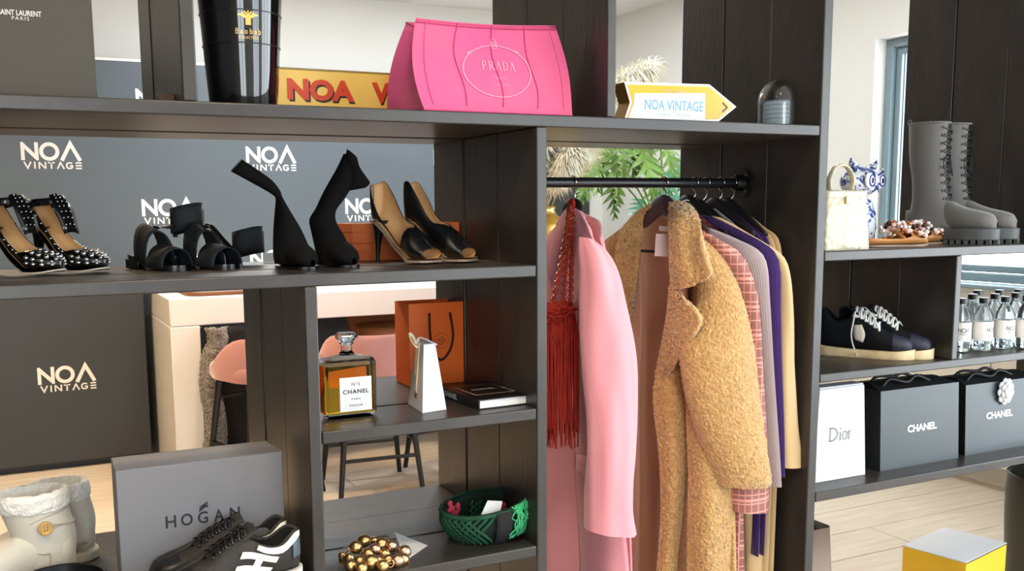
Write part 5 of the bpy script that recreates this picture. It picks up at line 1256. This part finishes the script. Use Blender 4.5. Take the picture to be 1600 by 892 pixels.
# ---- the tighter hung garments to the right
def plaid():
    m = mat('pink_plaid', (178, 116, 104), .8); nt = m.node_tree; b = nt.nodes['Principled BSDF']; N = nt.nodes; L = nt.links
    tc = N.new('ShaderNodeTexCoord'); sp = N.new('ShaderNodeSeparateXYZ'); L.new(tc.outputs['Object'], sp.inputs[0])
    def line(sock, sc, w, off=0.):
        m1 = N.new('ShaderNodeMath'); m1.operation = 'MULTIPLY_ADD'; m1.inputs[1].default_value = sc; m1.inputs[2].default_value = off; L.new(sock, m1.inputs[0])
        m2 = N.new('ShaderNodeMath'); m2.operation = 'FRACT'; L.new(m1.outputs[0], m2.inputs[0])
        m3 = N.new('ShaderNodeMath'); m3.operation = 'LESS_THAN'; m3.inputs[1].default_value = w; L.new(m2.outputs[0], m3.inputs[0]); return m3.outputs[0]
    ad = N.new('ShaderNodeMath'); ad.operation = 'SUBTRACT'; L.new(sp.outputs[0], ad.inputs[0]); L.new(sp.outputs[1], ad.inputs[1])
    s = None
    for k in (line(ad.outputs[0], 42, .12), line(sp.outputs[2], 40, .14), line(sp.outputs[2], 13.3, .10, .2)):
        if s is None: s = k
        else:
            mx = N.new('ShaderNodeMath'); mx.operation = 'MAXIMUM'; L.new(s, mx.inputs[0]); L.new(k, mx.inputs[1]); s = mx.outputs[0]
    mix = N.new('ShaderNodeMix'); mix.data_type = 'RGBA'; L.new(s, mix.inputs[0]); mix.inputs[6].default_value = (lin(150), lin(98), lin(90), 1); mix.inputs[7].default_value = (lin(216), lin(150), lin(138), 1)
    L.new(mix.outputs[2], b.inputs['Base Color']); return m
m_plaid = plaid(); m_rib_ = mat('grey_rib_knit', (176, 162, 164), .85, sheen=.3); m_pur = mat('purple_knit', (56, 26, 92), .85, sheen=.3); m_bei = mat('beige_cotton', (206, 176, 132), .75, var=.04, vscale=4)
def garment(name, label, cat, hookx, m, slv, Y, dep, body, amp=0., ribs=0, ribamp=0., fold=.004, dy=None, n=60):
    o = Vector((P(hookx, 290, Y=RAILY).x, RAILY, 1.40)); g = thing(name, label, cat, o)
    sleeve('sleeve', slv, Y, dep, o, m, g, dy=dy, n=n if not ribs else 160, step=.02, ribs=ribs, ribamp=ribamp, fold=fold)
    x = o.x
    # body: front and back sheets hanging from the hanger line behind the sleeve
    for nm, dx in (('front', -.014), ('back', .014)):
        rows = []
        for z, s in ((.02, .03), (-.03, .12), (-.08, .185), (-.25, .20), (-.55, .20), (body, .20)):
            rows.append([Vector((dx * (1 - .3 * abs(k)) + .006 * math.sin(9 * k + 14 * z), k * s, z)) for k in (-1, -.5, 0, .5, 1)])
        MB().grid(patch(rows, 5, 4)).build(nm, m, g, smooth=180, solid=.003, fix=False)
    return g
garment('plaid_shirt', 'pink plaid shirt with a checked cuff showing below the teddy sleeve', 'shirt', 1086, m_plaid,
    [((1100, 349), (1113, 357)), ((1106, 370), (1137, 380)), ((1122, 395), (1154, 396)), ((1138, 430), (1167, 430)), ((1152, 480), (1177, 480)), ((1160, 600), (1184, 600)), ((1150, 700), (1192, 700)), ((1140, 757), (1197, 757)), ((1141, 797), (1195, 795))], .085, [.02, .04, .045, .045, .045, .045, .045, .045, .045], -1.0, dy=[.07, .03, .01, 0, 0, 0, 0, 0, 0])
cloth('lower_front', [[(1141, 780, .12), (1151, 780, .11), (1161, 780, .105)], [(1142, 850, .12), (1152, 850, .11), (1162, 850, .105)], [(1142, 940, .12), (1152, 940, .11), (1164, 940, .105)], [(1142, 1050, .12), (1152, 1050, .11), (1166, 1050, .105)]], bpy.data.objects['plaid_shirt'].location, m_plaid, bpy.data.objects['plaid_shirt'], thick=.004)
garment('ribbed_cardigan', 'pale grey ribbed knit cardigan next to the plaid shirt', 'cardigan', 1104, m_rib_,
    [((1122, 355), (1134, 355)), ((1128, 370), (1160, 373)), ((1146, 388), (1182, 392)), ((1157, 415), (1187, 415)), ((1166, 460), (1189, 460)), ((1177, 550), (1194, 550)), ((1185, 650), (1200, 650)), ((1192, 756), (1208, 754))], .085, [.02, .04, .048, .050, .050, .048, .046, .046], -.62, ribs=40, ribamp=.0028, fold=.003, dy=[.09, .05, .015, 0, 0, 0, 0, 0])
garment('purple_sweater', 'dark purple knit sweater between the grey cardigan and beige shirt', 'sweater', 1128, m_pur,
    [((1134, 336), (1146, 341)), ((1144, 354), (1172, 363)), ((1168, 378), (1200, 388)), ((1181, 410), (1207, 410)), ((1185, 480), (1208, 480)), ((1192, 600), (1210, 600)), ((1199, 700), (1212, 700)), ((1202, 740), (1213, 740))], .085, [.02, .04, .046, .048, .048, .046, .045, .045], -.95, ribs=44, ribamp=.0016, fold=.003, dy=[.09, .05, .01, 0, 0, 0, 0, 0])
garment('beige_shirt', 'beige cotton shirt with a flared cuff at the right end of the rail', 'shirt', 1144, m_bei,
    [((1150, 338), (1163, 346)), ((1162, 358), (1190, 373)), ((1190, 388), (1214, 398)), ((1203, 420), (1222, 430)), ((1206, 500), (1229, 500)), ((1208, 600), (1233, 600)), ((1209, 665), (1238, 668)), ((1209, 700), (1247, 700)), ((1210, 728), (1253, 722))], .075, [.02, .04, .046, .048, .046, .044, .040, .042, .048], -1.15, fold=.007, dy=[.09, .05, .01, 0, 0, 0, 0, 0, 0])
cloth('lower_front', [[(1160, 770, .14), (1178, 770, .12), (1197, 770, .11)], [(1162, 850, .14), (1180, 850, .115), (1199, 850, .11)], [(1164, 940, .14), (1182, 940, .12), (1200, 940, .11)], [(1166, 1050, .14), (1184, 1050, .12), (1202, 1050, .11)]], bpy.data.objects['beige_shirt'].location, m_bei, bpy.data.objects['beige_shirt'], thick=.004)
for hx, low, lab in ((1085, (1074, 316), 'black hanger of the plaid shirt with a white strap on its hook'), (1103, (1090, 322), 'black hanger of the grey ribbed cardigan'), (1126, (1116, 320), 'black hanger of the purple sweater'), (1145, (1134, 320), 'black hanger nearest the tall upright')):
    hanger(lab, hx, [((hx + low[0]) / 2, 300), low], .3, m_hang, span=(.17, .17), drop=.085)
q = [P(x, y, Y=.275) for x, y in ((1067, 314), (1075, 313), (1084, 322), (1093, 340))]
st2 = MB().tube(crs([p - q[0] for p in q], 5), .0032, 7, flat=.5).build('white_strap', m_paper, None, smooth=180); st2.location = q[0]; tag(st2, 'white ribbon strap looped over a hanger hook', 'strap')
# ================================================================ right bays
# cream crocodile-look handbag
m_croc = mat('cream_croc', (184, 176, 150), .3, tex='voronoi', bump=1., bscale=48, coat=.3)
cb = thing('cream_handbag', 'small cream crocodile-look top-handle bag beside the tall upright', 'handbag', (2.055, .075, ZE))
MB().loft([rr_ring(.168, .088, 0, .008), rr_ring(.170, .09, .004, .008), rr_ring(.146, .074, .150, .008), rr_ring(.142, .070, .154, .008)]).build('bag_body', m_croc, cb, smooth=40)
MB().loft([rr_ring(.152, .080, .142, .008), rr_ring(.150, .078, .158, .010), rr_ring(.13, .06, .162, .010)]).build('lid', m_croc, cb, smooth=40)
MB().box((.0, -.041, .135), (.022, .006, .022)).build('clasp', mat('pale_gold', (212, 190, 130), .3, metal=1.), cb, bevel=.002)
MB().tube(crs([(-.040, -.01, .160), (-.042, -.01, .19), (-.025, -.01, .222), (.004, -.01, .230), (.030, -.01, .218), (.044, -.01, .19), (.040, -.01, .160)], 6), .0095, 10, flat=.45, up=(0, 0, 1)).build('handle', m_croc, cb, smooth=180)
# delft owl
def delft():
    m = mat('delft_porcelain', (236, 240, 244), .12, coat=.5); nt = m.node_tree; b = nt.nodes['Principled BSDF']
    tc = nt.nodes.new('ShaderNodeTexCoord'); n = nt.nodes.new('ShaderNodeTexNoise'); n.inputs['Scale'].default_value = 42; n.inputs['Detail'].default_value = 2; n.inputs['Distortion'].default_value = 1.2
    cr = nt.nodes.new('ShaderNodeValToRGB'); e = cr.color_ramp.elements; e[0].position = .50; e[0].color = (lin(238), lin(242), lin(246), 1); e[1].position = .58; e[1].color = (lin(52), lin(76), lin(150), 1)
    nt.links.new(tc.outputs['Object'], n.inputs['Vector']); nt.links.new(n.outputs['Fac'], cr.inputs['Fac']); nt.links.new(cr.outputs['Color'], b.inputs['Base Color']); return m
m_delft = delft(); m_porc = mat('white_porcelain', (240, 243, 246), .12, coat=.5); m_blue = mat('cobalt_glaze', (44, 62, 130), .15, coat=.5)
oc_ = P(1341, 300, Y=.36)
ow = thing('ceramic_owl', 'blue and white porcelain owl figurine behind the cream handbag', 'figurine', (oc_.x, .36, ZE), R(18))
hz_ = P(1341, 284, Y=.36).z - ZE
MB().lathe([(.055, 0), (.062, .01), (.068, .05), (.066, .09), (.054, .125), (.048, .14)], 28, sy=.85).build('body', m_delft, ow, smooth=180)
MB().ball((0, -.005, hz_), .080, 24, 16, (1.0, .72, .60)).build('head', m_delft, ow, smooth=180)
for s in (-1, 1):
    ear = crs([(s * .035, -.01, hz_ + .030), (s * .068, -.012, hz_ + .050), (s * .092, -.014, hz_ + .072)], 4)
    MB().tube(ear, [.022, .021, .020, .018, .015, .012, .009, .006, .002], 10, flat=.6).build('ear_tuft', m_delft, ow, smooth=180)
    MB().ball((s * .036, -.052, hz_ + .002), .030, 16, 10, (1, .35, .85)).build('eye_disc', m_porc, ow, smooth=180)
    MB().tube([Vector((s * .036 + .019 * math.cos(a), -.0625 + .002, hz_ + .002 + .017 * math.sin(a))) for a in (2 * PI * i / 22 for i in range(22))], .0022, 6, closed=True).build('eye_ring', m_blue, ow)
    MB().ball((s * .036, -.060, hz_ + .002), .0095, 12, 8, (1, .5, 1)).build('pupil', mat('pupil_navy', (18, 22, 48), .1), ow, smooth=180)
    MB().tube(crs([(s * .01, -.055, hz_ + .016), (s * .04, -.058, hz_ + .032), (s * .078, -.035, hz_ + .040)], 4), .004, 6).build('brow', m_blue, ow, smooth=180)
    MB().ball((s * .058, 0, .075), .04, 14, 10, (.5, .9, 1.3)).build('wing', m_delft, ow, smooth=180)
MB().loft([[Vector((.012 * k * math.cos(a), -.058 - .010 * (1 - k), hz_ - .012 - .028 * (1 - k) + .006 * k * math.sin(a))) for a in (2 * PI * i / 10 for i in range(10))] for k in (1, .6, .05)]).build('beak', m_blue, ow, smooth=180)
# jewelled flat slippers
m_tanl = mat('tan_leather_shoe', (180, 122, 66), .45, var=.1, vscale=12); gems = [mat('gem_pearl', (236, 220, 206), .15, coat=.5), mat('gem_copper', (186, 112, 74), .2, metal=1.), mat('gem_crystal', (246, 246, 250), .05, metal=.7), mat('gem_pink', (214, 164, 150), .15, coat=.5), mat('gem_dark', (72, 44, 34), .2, metal=.6)]
def slipper(label, toe, Y, rz, seed):
    T = P(toe[0], toe[1], Y=Y); L = .235; d = Vector((math.cos(rz), math.sin(rz), 0)) * L
    r = thing('jewelled_slipper', label, 'shoe', (T.x - d.x, Y - d.y, ZE + .0005), rz, 'jewelled tan flat slippers')
    w = [(0, .006), (.04, .022), (.15, .030), (.4, .029), (.68, .038), (.82, .033), (.93, .018), (1, .003)]; zs = [(0, .006), (.7, .005), (1, .007)]
    S = shoe_fn(L, zs, w, [(0, .030), (.3, .032), (.55, .036), (.75, .036), (.9, .026), (1, .010)], .7)
    A = [(0, .62), (.2, .55), (.5, .5), (.62, .62), (.70, 1.), (1, 1.)]
    upper(S, A, A, 28, 18).build('upper', m_tanl, r, smooth=180, solid=.002, offset=-1)
    sole_slab(L, zs, w, .01, .995, .005, .0015).build('sole', mat('taupe_sole', (150, 128, 112), .4), r, smooth=40)
    rn = random.Random(seed)
    for i in range(64):
        t = rn.uniform(.36, .82); a = rn.uniform(.55, 1.45); q = S(t, a * PI if a < 1 else (a - 2) * PI, .004 + rn.uniform(0, .006)) if t > .66 else Vector((L * t, rn.uniform(-.028, .028), .044 + rn.uniform(-.008, .026)))
        MB().ball(q, rn.uniform(.005, .009), 8, 6).build('jewel', rn.choice(gems), r, smooth=None if rn.random() < .5 else 180)
    MB().tube(crs([S(.52, -.5 * PI), Vector((L * .5, 0, .042)), S(.52, .5 * PI)], 6), .006, 8, flat=.4, up=(1, 0, 0)).build('strap', m_tanl, r, smooth=180)
    return r
slipper('tan pointed flat slipper with jewels, left of the pair', (1449, 380), .10, R(-8), 1)
slipper('tan pointed flat slipper with jewels, right of the pair', (1476, 378), .19, R(-6), 2)
# grey lace-up boots
m_gsu = mat('grey_suede', (96, 94, 91), .85, var=.08, vscale=6, bump=.15, bscale=400, sheen=.35); m_lug = mat('grey_rubber', (74, 76, 76), .6)
def laceboot(label, toe, Y, rz):
    T = P(toe[0], toe[1], Y=Y); L = .262; d = Vector((math.cos(rz), math.sin(rz), 0)) * L
    r = thing('lace_up_boot', label, 'shoe', (T.x - d.x, Y - d.y, ZE), rz, 'tall grey suede lace-up boots')
    sh = .043; zs = [(0, sh), (1, sh)]
    w = [(0, .004), (.03, .020), (.1, .030), (.35, .031), (.48, .036), (.58, .043), (.70, .049), (.84, .047), (.95, .032), (1, .010)]
    H = [(0, .06), (.2, .07), (.36, .100), (.48, .092), (.58, .078), (.7, .066), (.85, .056), (.95, .046), (1, .024)]
    S = shoe_fn(L, zs, w, H, .6); one = [(0, 1), (1, 1)]
    upper(S, one, one, 34, 24).build('foot', m_gsu, r, smooth=180)
    rings = []
    for t in tsamp(30):
        ww = interp(w, t) + .005; x = L * t + (-.005 if t < .03 else .006 * smooth01((t - .9) / .1)); rings.append([Vector((x, -ww, sh + .004)), Vector((x, ww, sh + .004)), Vector((x, ww, .012)), Vector((x, -ww, .012))])
    MB().loft(rings).build('sole', m_lug, r, bevel=.003)
    for i in range(13):
        t = .04 + .075 * i; ww = interp(w, min(1, t)) + .004
        for s in (-1, 1): MB().box((L * t, s * (ww - .010), .0065), (.013, .020, .013)).build('lug', m_lug, r)
    MB().box((L + .001, 0, .0065), (.012, .03, .013)).build('lug', m_lug, r)
    HT = P(1465, 198, Y=.3).z - ZE
    prof = [(.045, .080, .079, .040), (.07, .080, .077, .042), (.095, .078, .068, .043), (.12, .075, .060, .043), (.15, .071, .054, .043), (.20, .066, .052, .046), (.26, .060, .056, .050), (.32, .058, .058, .052), (HT, .058, .060, .054)]
    def ring(z, k=1.):
        cx, rx_, ry_ = interp([(p[0], p[1]) for p in prof], z), interp([(p[0], p[2]) for p in prof], z), interp([(p[0], p[3]) for p in prof], z)
        return [Vector((cx + rx_ * k * math.cos(a), ry_ * k * math.sin(a), z)) for a in (2 * PI * i / 36 for i in range(36))]
    MB().loft([ring(.045 + (HT - .045) * i / 24) for i in range(25)], cap0=False, cap1=False).build('shaft', m_gsu, r, smooth=180, solid=.004, offset=-1)
    # dark throat strip, eyelets and laces down the front (+x)
    rows = [[q + (q - Vector((ring(z)[9].x, 0, z))).normalized() * .0015 for q in (ring(z)[34], ring(z)[35], ring(z)[0], ring(z)[1], ring(z)[2])] for z in [.105 + (HT - .108) * i / 12 for i in range(13)]]
    MB().grid(rows).build('tongue_strip', m_leather, r, smooth=180)
    for k in range(11):
        z = .115 + k * (HT - .125) / 10.2
        for s in (1, -1):
            i = 4 if s > 0 else 32; q = ring(z, 1.015)[i]; nq = (q - Vector((.06, 0, z))).normalized()
            MB().tube([q, q + nq * .0035], .0034, 10).build('eyelet', m_black, r)
            if k < 10:
                q2 = ring(z + (HT - .125) / 10.2, 1.06)[32 if s > 0 else 4]; mid_ = ring(z + .012, 1.10)[0]
                MB().tube(crs([q + nq * .003, mid_ + Vector((0, s * .002, s * .001)), q2], 4), .0019, 5).build('lace', m_black, r, smooth=180)
    zb = .12
    for s in (-1, 1):
        MB().tube(crs([ring(zb + .16, 1.08)[0], ring(zb + .13, 1.2)[s * 4 % 36], ring(zb + .09, 1.3)[s * 3 % 36], ring(zb + .15, 1.1)[0]], 6), .0016, 5).build('lace_loop', m_black, r, smooth=180)
    lp = ring(HT)[18] + Vector((0, 0, .006)); MB().tube([lp + Vector((.0045 * math.cos(a) , 0, .009 * math.sin(a))) for a in (2 * PI * i / 16 for i in range(16))], .002, 6, closed=True).build('pull_loop', m_gsu, r)
    MB().tube([q for q in ring(HT + .001)], .0022, 6, closed=True).build('top_binding', m_gsu, r, smooth=180)
    MB().tube([ring(z, 1.008)[s_] for z, s_ in ((HT, 6), (HT * .7, 6), (HT * .45, 6), (HT * .3, 8))], .0012, 5).build('seam', mat('suede_seam', (104, 102, 98), .8), r)
    return r
laceboot('tall grey suede lace-up boot, left one of the pair', (1557, 376), .05, R(-64))
laceboot('tall grey suede lace-up boot, right one against the dark panel', (1588, 374), .06, R(-64))
# low sneakers with white laces
m_navy = mat('navy_black_suede', (13, 13, 18), .8, spec=.25, var=.2, vscale=15); m_oldsole = mat('worn_cream_rubber', (216, 192, 148), .6, var=.18, vscale=35); m_lace = mat('white_lace', (226, 226, 222), .8, bump=.3, bscale=500)
m_navytoe = mat('navy_toe', (36, 38, 56), .6)
nm = {'upper': m_navy, 'in': m_navy, 'sole': m_oldsole, 'toe': m_navytoe}
m_star = mat('cream_star', (214, 204, 186), .6)
stp = [('star_patch', m_star, [[(.40, .60), (.48, .64)], [(.40, .45), (.52, .50)], [(.42, .36), (.50, .34)]], -1, .0025)]
for (tx_, ty_), Y_, rz_, lab in (((1427, 556), .065, R(-55), 'navy low sneaker with a cream star and dangling lace, left of the pair'), ((1456, 552), .045, R(-60), 'navy low sneaker with white laces, right of the pair')):
    T = P(tx_, ty_, Y=Y_); L = .27; d = Vector((math.cos(rz_), math.sin(rz_), 0)) * L
    r, S = sneaker('low_sneaker', lab, (T.x - d.x, Y_ - d.y, ZF + .0005), rz_, L, nm, 'navy sneakers with white laces', 1.36, stp, m_lace, .026, 6, lr=.0040, la=.74)
    if 'star' in lab:
        a = S(.40, -.88 * PI, .004); MB().tube(crs([a, a + Vector((.002, -.022, -.004)), S(.38, -.45 * PI, .012), S(.42, -.2 * PI, .016) + Vector((0, 0, .0)), Vector((L * .45, -.058, .008))], 6), .0026, 6, flat=.5).build('loose_lace', m_lace, r, smooth=180)
        MB().tube(crs([S(.42, .95 * PI, .008), S(.50, -.98 * PI, .02), S(.60, -.9 * PI, .014), S(.66, -.75 * PI, .008)], 6), .0026, 6, flat=.5).build('loose_lace', m_lace, r, smooth=180)
# water bottles
m_water = mat('water_plastic', (236, 246, 250), .03, trans=1., ior=1.33); m_lab = mat('bottle_label', (236, 232, 226), .5)
wb = thing('water_bottle', 'x', 'bottle', (0, 0, 0), 0, 'small water bottles on the right shelf')
HB = .165; rbt = .0285
bprof = [(.018, .001), (.025, .003), (rbt, .010), (rbt * .95, .018), (rbt, .026), (rbt, .098), (rbt * .93, .112), (rbt * .70, .128), (.0125, .140), (.0125, .150)]
MB().lathe(bprof, 24).build('bottle_body', m_water, wb, smooth=60)
MB().lathe([(.0145, .148), (.0145, HB - .001), (.0135, HB)], 20).build('cap', m_black, wb, smooth=40)
MB().lathe([(rbt + .0006, .034), (rbt + .0006, .092)], 32, cap0=False, cap1=False).build('label', m_lab, wb, smooth=180)
t = MB()
def wwrap(p): a = p.x / (rbt + .001) - R(112); return Vector(((rbt + .0011) * math.cos(a), (rbt + .0011) * math.sin(a), p.z))
for pl in ([(0, 0), (0, 1), (.62, 0), (.62, 1)],): stroke(t, [(-.017 + p[0] * .011, .062 + p[1] * .012) for p in pl], .0019, (0, 0, 0), (1, 0, 0), (0, 0, 1), 0, warp=wwrap)
stroke(t, [(-.002 + .0058 * math.cos(a), .068 + .0058 * math.sin(a)) for a in (2 * PI * i / 20 for i in range(20))], .0019, (0, 0, 0), (1, 0, 0), (0, 0, 1), 0, True, warp=wwrap)
stroke(t, [(.005, .062), (.010, .074), (.015, .062)], .0019, (0, 0, 0), (1, 0, 0), (0, 0, 1), 0, warp=wwrap)
put_text(t, 'VINTAGE', (0, 0, .056), (1, 0, 0), (0, 0, 1), .03, .0045, warp=wwrap, lift=0)
t.build('lettering', m_ink, wb, fix=False)
caps = [(1504, 470, 'nearest the divider, front row'), (1538, 469, 'second from the divider in the front row'), (1572, 467, 'third from the divider in the front row'), (1606, 466, 'front row, cut by the right frame edge'), (1520, 463, 'second row, nearest the divider'), (1555, 462.5, 'second in the second row'), (1588, 461, 'third in the second row'), (1528, 457, 'third row, nearest the divider'), (1562, 456.5, 'second in the third row'), (1592, 455.5, 'third in the third row')]
for i, (x, y, lab) in enumerate(caps):
    o = wb if i == 0 else copy_tree(wb); q = P(x, y, Z=ZF + HB - .008); o.location = (max(q.x, P6[1] + .032), min(max(q.y, .04), .5), ZF); o['label'] = 'small clear water bottle with black cap, ' + lab
    o.rotation_euler = (0, 0, R((i * 37) % 50 - 10))
# white Dior box bag
dn = thing('white_gift_box', 'tall white card bag lettered Dior beside the tall upright', 'gift bag', (2.105, .072, ZG))
hd = P(1300, 607, Y=.075).z - ZG
MB().hexa([Vector(p) for p in ((-.101, 0, 0), (.101, 0, 0), (.101, .07, 0), (-.101, .07, 0), (-.086, .004, hd), (.086, .004, hd), (.086, .05, hd), (-.086, .05, hd))]).build('bag_body', m_paper, dn, bevel=.0015)
MB().box((0, .027, hd + .0025), (.168, .040, .005)).build('top_fold', mat('pale_grey_card', (190, 194, 198), .6), dn)
t = MB(); c = P(1312, 677, Y=.073) - dn.location; wd = .088; hh2 = .040
stt = lambda pl, k: stroke(t, [(c.x - wd / 2 + p[0] * wd, c.z - hh2 / 2 + p[1] * hh2) for p in pl], k, (0, .0005, 0), (1, 0, 0), (0, 0, 1), .0012)
arc = lambda cx, cy, rx_, ry_, a0, a1: [(cx + rx_ * math.cos(R(a0 + (a1 - a0) * q / 14)), cy + ry_ * math.sin(R(a0 + (a1 - a0) * q / 14))) for q in range(15)]
stt([(.08, 0), (.08, 1)], .0042); stt(arc(.12, .5, .27, .48, 90, -90), .0040); stt([(.0, .98), (.15, .98)], .0016); stt([(.0, .02), (.15, .02)], .0016)
stt([(.52, 0), (.52, .62)], .0038); stt([(.46, .02), (.58, .02)], .0014); stt([(.46, .6), (.52, .6)], .0014); stt([(.49, .86), (.55, .86)], .005)
stt(arc(.72, .32, .095, .31, 0, 360), .0030)
stt([(.90, 0), (.90, .62)], .0038); stt([(.84, .02), (.97, .02)], .0014); stt([(.84, .6), (.9, .6)], .0014); stt(arc(.97, .42, .06, .18, 160, 50), .0030)
t.build('lettering', mat('grey_letter', (120, 122, 126), .5), dn, fix=False)
# black paper bags
m_blk = mat('black_paper_sheen', (58, 66, 70), .36, var=.05, vscale=3); m_blks = mat('black_paper_side', (16, 17, 18), .6)  # bag front lightened: the window's sheen is put into its colour
def cbag(label, xl, xr, Y, dep, h, txt_px, tw, flower=None):
    b = thing('black_paper_bag', label, 'shopping bag', ((xl + xr) / 2, Y, ZG), 0, 'black paper shopping bags'); hw = (xr - xl) / 2
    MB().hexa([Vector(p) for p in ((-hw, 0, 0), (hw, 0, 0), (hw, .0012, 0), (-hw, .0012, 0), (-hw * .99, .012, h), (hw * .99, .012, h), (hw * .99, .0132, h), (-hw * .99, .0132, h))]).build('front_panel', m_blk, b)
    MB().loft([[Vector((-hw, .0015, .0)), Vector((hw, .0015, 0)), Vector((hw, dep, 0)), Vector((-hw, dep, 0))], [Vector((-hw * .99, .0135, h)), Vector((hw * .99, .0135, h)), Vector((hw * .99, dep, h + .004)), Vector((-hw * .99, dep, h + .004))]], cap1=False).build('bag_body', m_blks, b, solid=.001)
    MB().loft([[Vector((-hw * .99, .014, h - .002)), Vector((hw * .99, .014, h - .002)), Vector((hw * .99, dep, h + .002)), Vector((-hw * .99, dep, h + .002))], [Vector((-hw * .9, dep * .45, h + .016)), Vector((hw * .8, dep * .45, h + .016)), Vector((hw * .8, dep * .55, h + .016)), Vector((-hw * .9, dep * .55, h + .016))]]).build('folded_top', m_blks, b)
    for k, y_ in enumerate((dep * .30, dep * .62)):
        MB().tube(crs([(-hw * .75, y_, h + .006), (-hw * .55, y_, h + .026), (-hw * .2, y_ - .01, h + .014 + .01 * k), (hw * .1, y_, h + .028), (hw * .45, y_, h + .008)], 7), .005, 8).build('cord_handle', m_blks, b, smooth=180)
    c = P(txt_px[0], txt_px[1], Y=Y + .005) - b.location; t = MB(); yy0 = c.z / h * .012
    put_text(t, 'CHANEL', (c.x, yy0 - .0004, c.z), (1, 0, 0), Vector((0, .012, h)), tw, tw / 5.6, bold=.035); t.build('lettering', m_logo, b)
    if flower:
        f = P(flower[0], flower[1], Y=Y + .004) - b.location; cm = MB().tube([(f.x, .004, f.z), (f.x, -.004, f.z)], .012, 14).build('camellia', m_paper, b)
        for rr_, n_, yy_ in ((.027, 9, -.003), (.019, 7, -.009), (.010, 5, -.014)):
            for k in range(n_):
                a = 2 * PI * k / n_ + rr_ * 40; MB().ball((f.x + rr_ * math.cos(a), yy_ + .004, f.z + rr_ * 1.2 * math.sin(a)), .0125, 9, 6, (1, .4, 1)).build('petal', m_paper, cm, smooth=180)
    return b
cbag('black paper shopping bag lettered CHANEL next to the white bag', P(1377, 737, Z=ZG).x, P(1496, 715, Z=ZG).x, P(1430, 727, Z=ZG).y, .15, P(1440, 603, Y=.095).z - ZG, (1441, 667), .125)
cbag('black paper shopping bag with a white camellia at the right edge', P(1512, 713, Z=ZG).x, P(1512, 713, Z=ZG).x + .36, .085, .15, P(1515, 601, Y=.10).z - ZG, (1562, 647), .125, (1570, 611))
# yellow box with white lid on the floor
A_, B_, C_ = P(1399, 857, Z=.25), P(1510, 879, Z=.25), P(1573, 848, Z=.25)
ex = (C_ - B_); ex.z = 0; Lx = ex.length; ex.normalize(); ey = Vector((-ex.y, ex.x, 0)); Ly = (A_ - B_).dot(ey)
yl = thing('yellow_box', 'yellow card box with a white top on the floor at lower right', 'box', (B_.x, B_.y, 0), math.atan2(ex.y, ex.x))
MB().box((Lx / 2, Ly / 2, .1235), (Lx, Ly, .247)).build('box_body', mat('yellow_card', (226, 178, 40), .5), yl, bevel=.001)
MB().box((Lx / 2, Ly / 2, .249), (Lx + .001, Ly + .001, .003)).build('box_lid', m_paper, yl)
tr3 = MB(); tr3.box((Lx / 2, -.001, .247), (Lx, .002, .003)); tr3.build('lid_edge', mat('edge_black', (40, 34, 20), .6), yl)
# taupe tote behind the tall upright
q = P(1283, 830, Y=.32)
tt_ = thing('taupe_tote', 'taupe leather tote mostly hidden behind the tall upright', 'bag', (q.x - .14, .32, 0))
ztp = P(1280, 816, Y=.32).z
MB().loft([rr_ring(.31, .12, 0, .02), rr_ring(.31, .13, .05, .02), rr_ring(.27, .10, ztp, .02)], cap1=False).build('bag_body', mat('taupe_leather', (126, 104, 88), .5, var=.1), tt_, smooth=40, solid=.003)
for s in (-1, 1): MB().tube(crs([(-.06, s * .045, ztp - .02), (-.05, s * .04, ztp + .05), (0, s * .03, ztp + .08), (.05, s * .04, ztp + .05), (.06, s * .045, ztp - .02)], 6), .005, 8).build('handle', m_leather, tt_, smooth=180)
# dark tote at the right edge
q = P(1585, 780, Y=.30); zt2 = P(1592, 752, Y=.30).z
dt = thing('dark_tote', 'dark olive leather bucket bag cut by the right frame edge', 'bag', (q.x + .205, .30, 0))
MB().lathe([(.12, 0), (.135, .02), (.148, zt2 * .6), (.150, zt2 * .85), (.143, zt2), (.138, zt2), (.14, zt2 * .8)], 36, cap1=False).build('bag_body', mat('olive_leather', (52, 50, 40), .4, var=.15), dt, smooth=60)
MB().tube([Vector((.146 * math.cos(a), .146 * math.sin(a), zt2)) for a in (2 * PI * i / 36 for i in range(36))], .004, 6, closed=True).build('rim', m_leather, dt, smooth=180)
MB().ball((-.14, -.035, zt2 - .03), .005, 8, 6).build('stud', m_stud, dt)
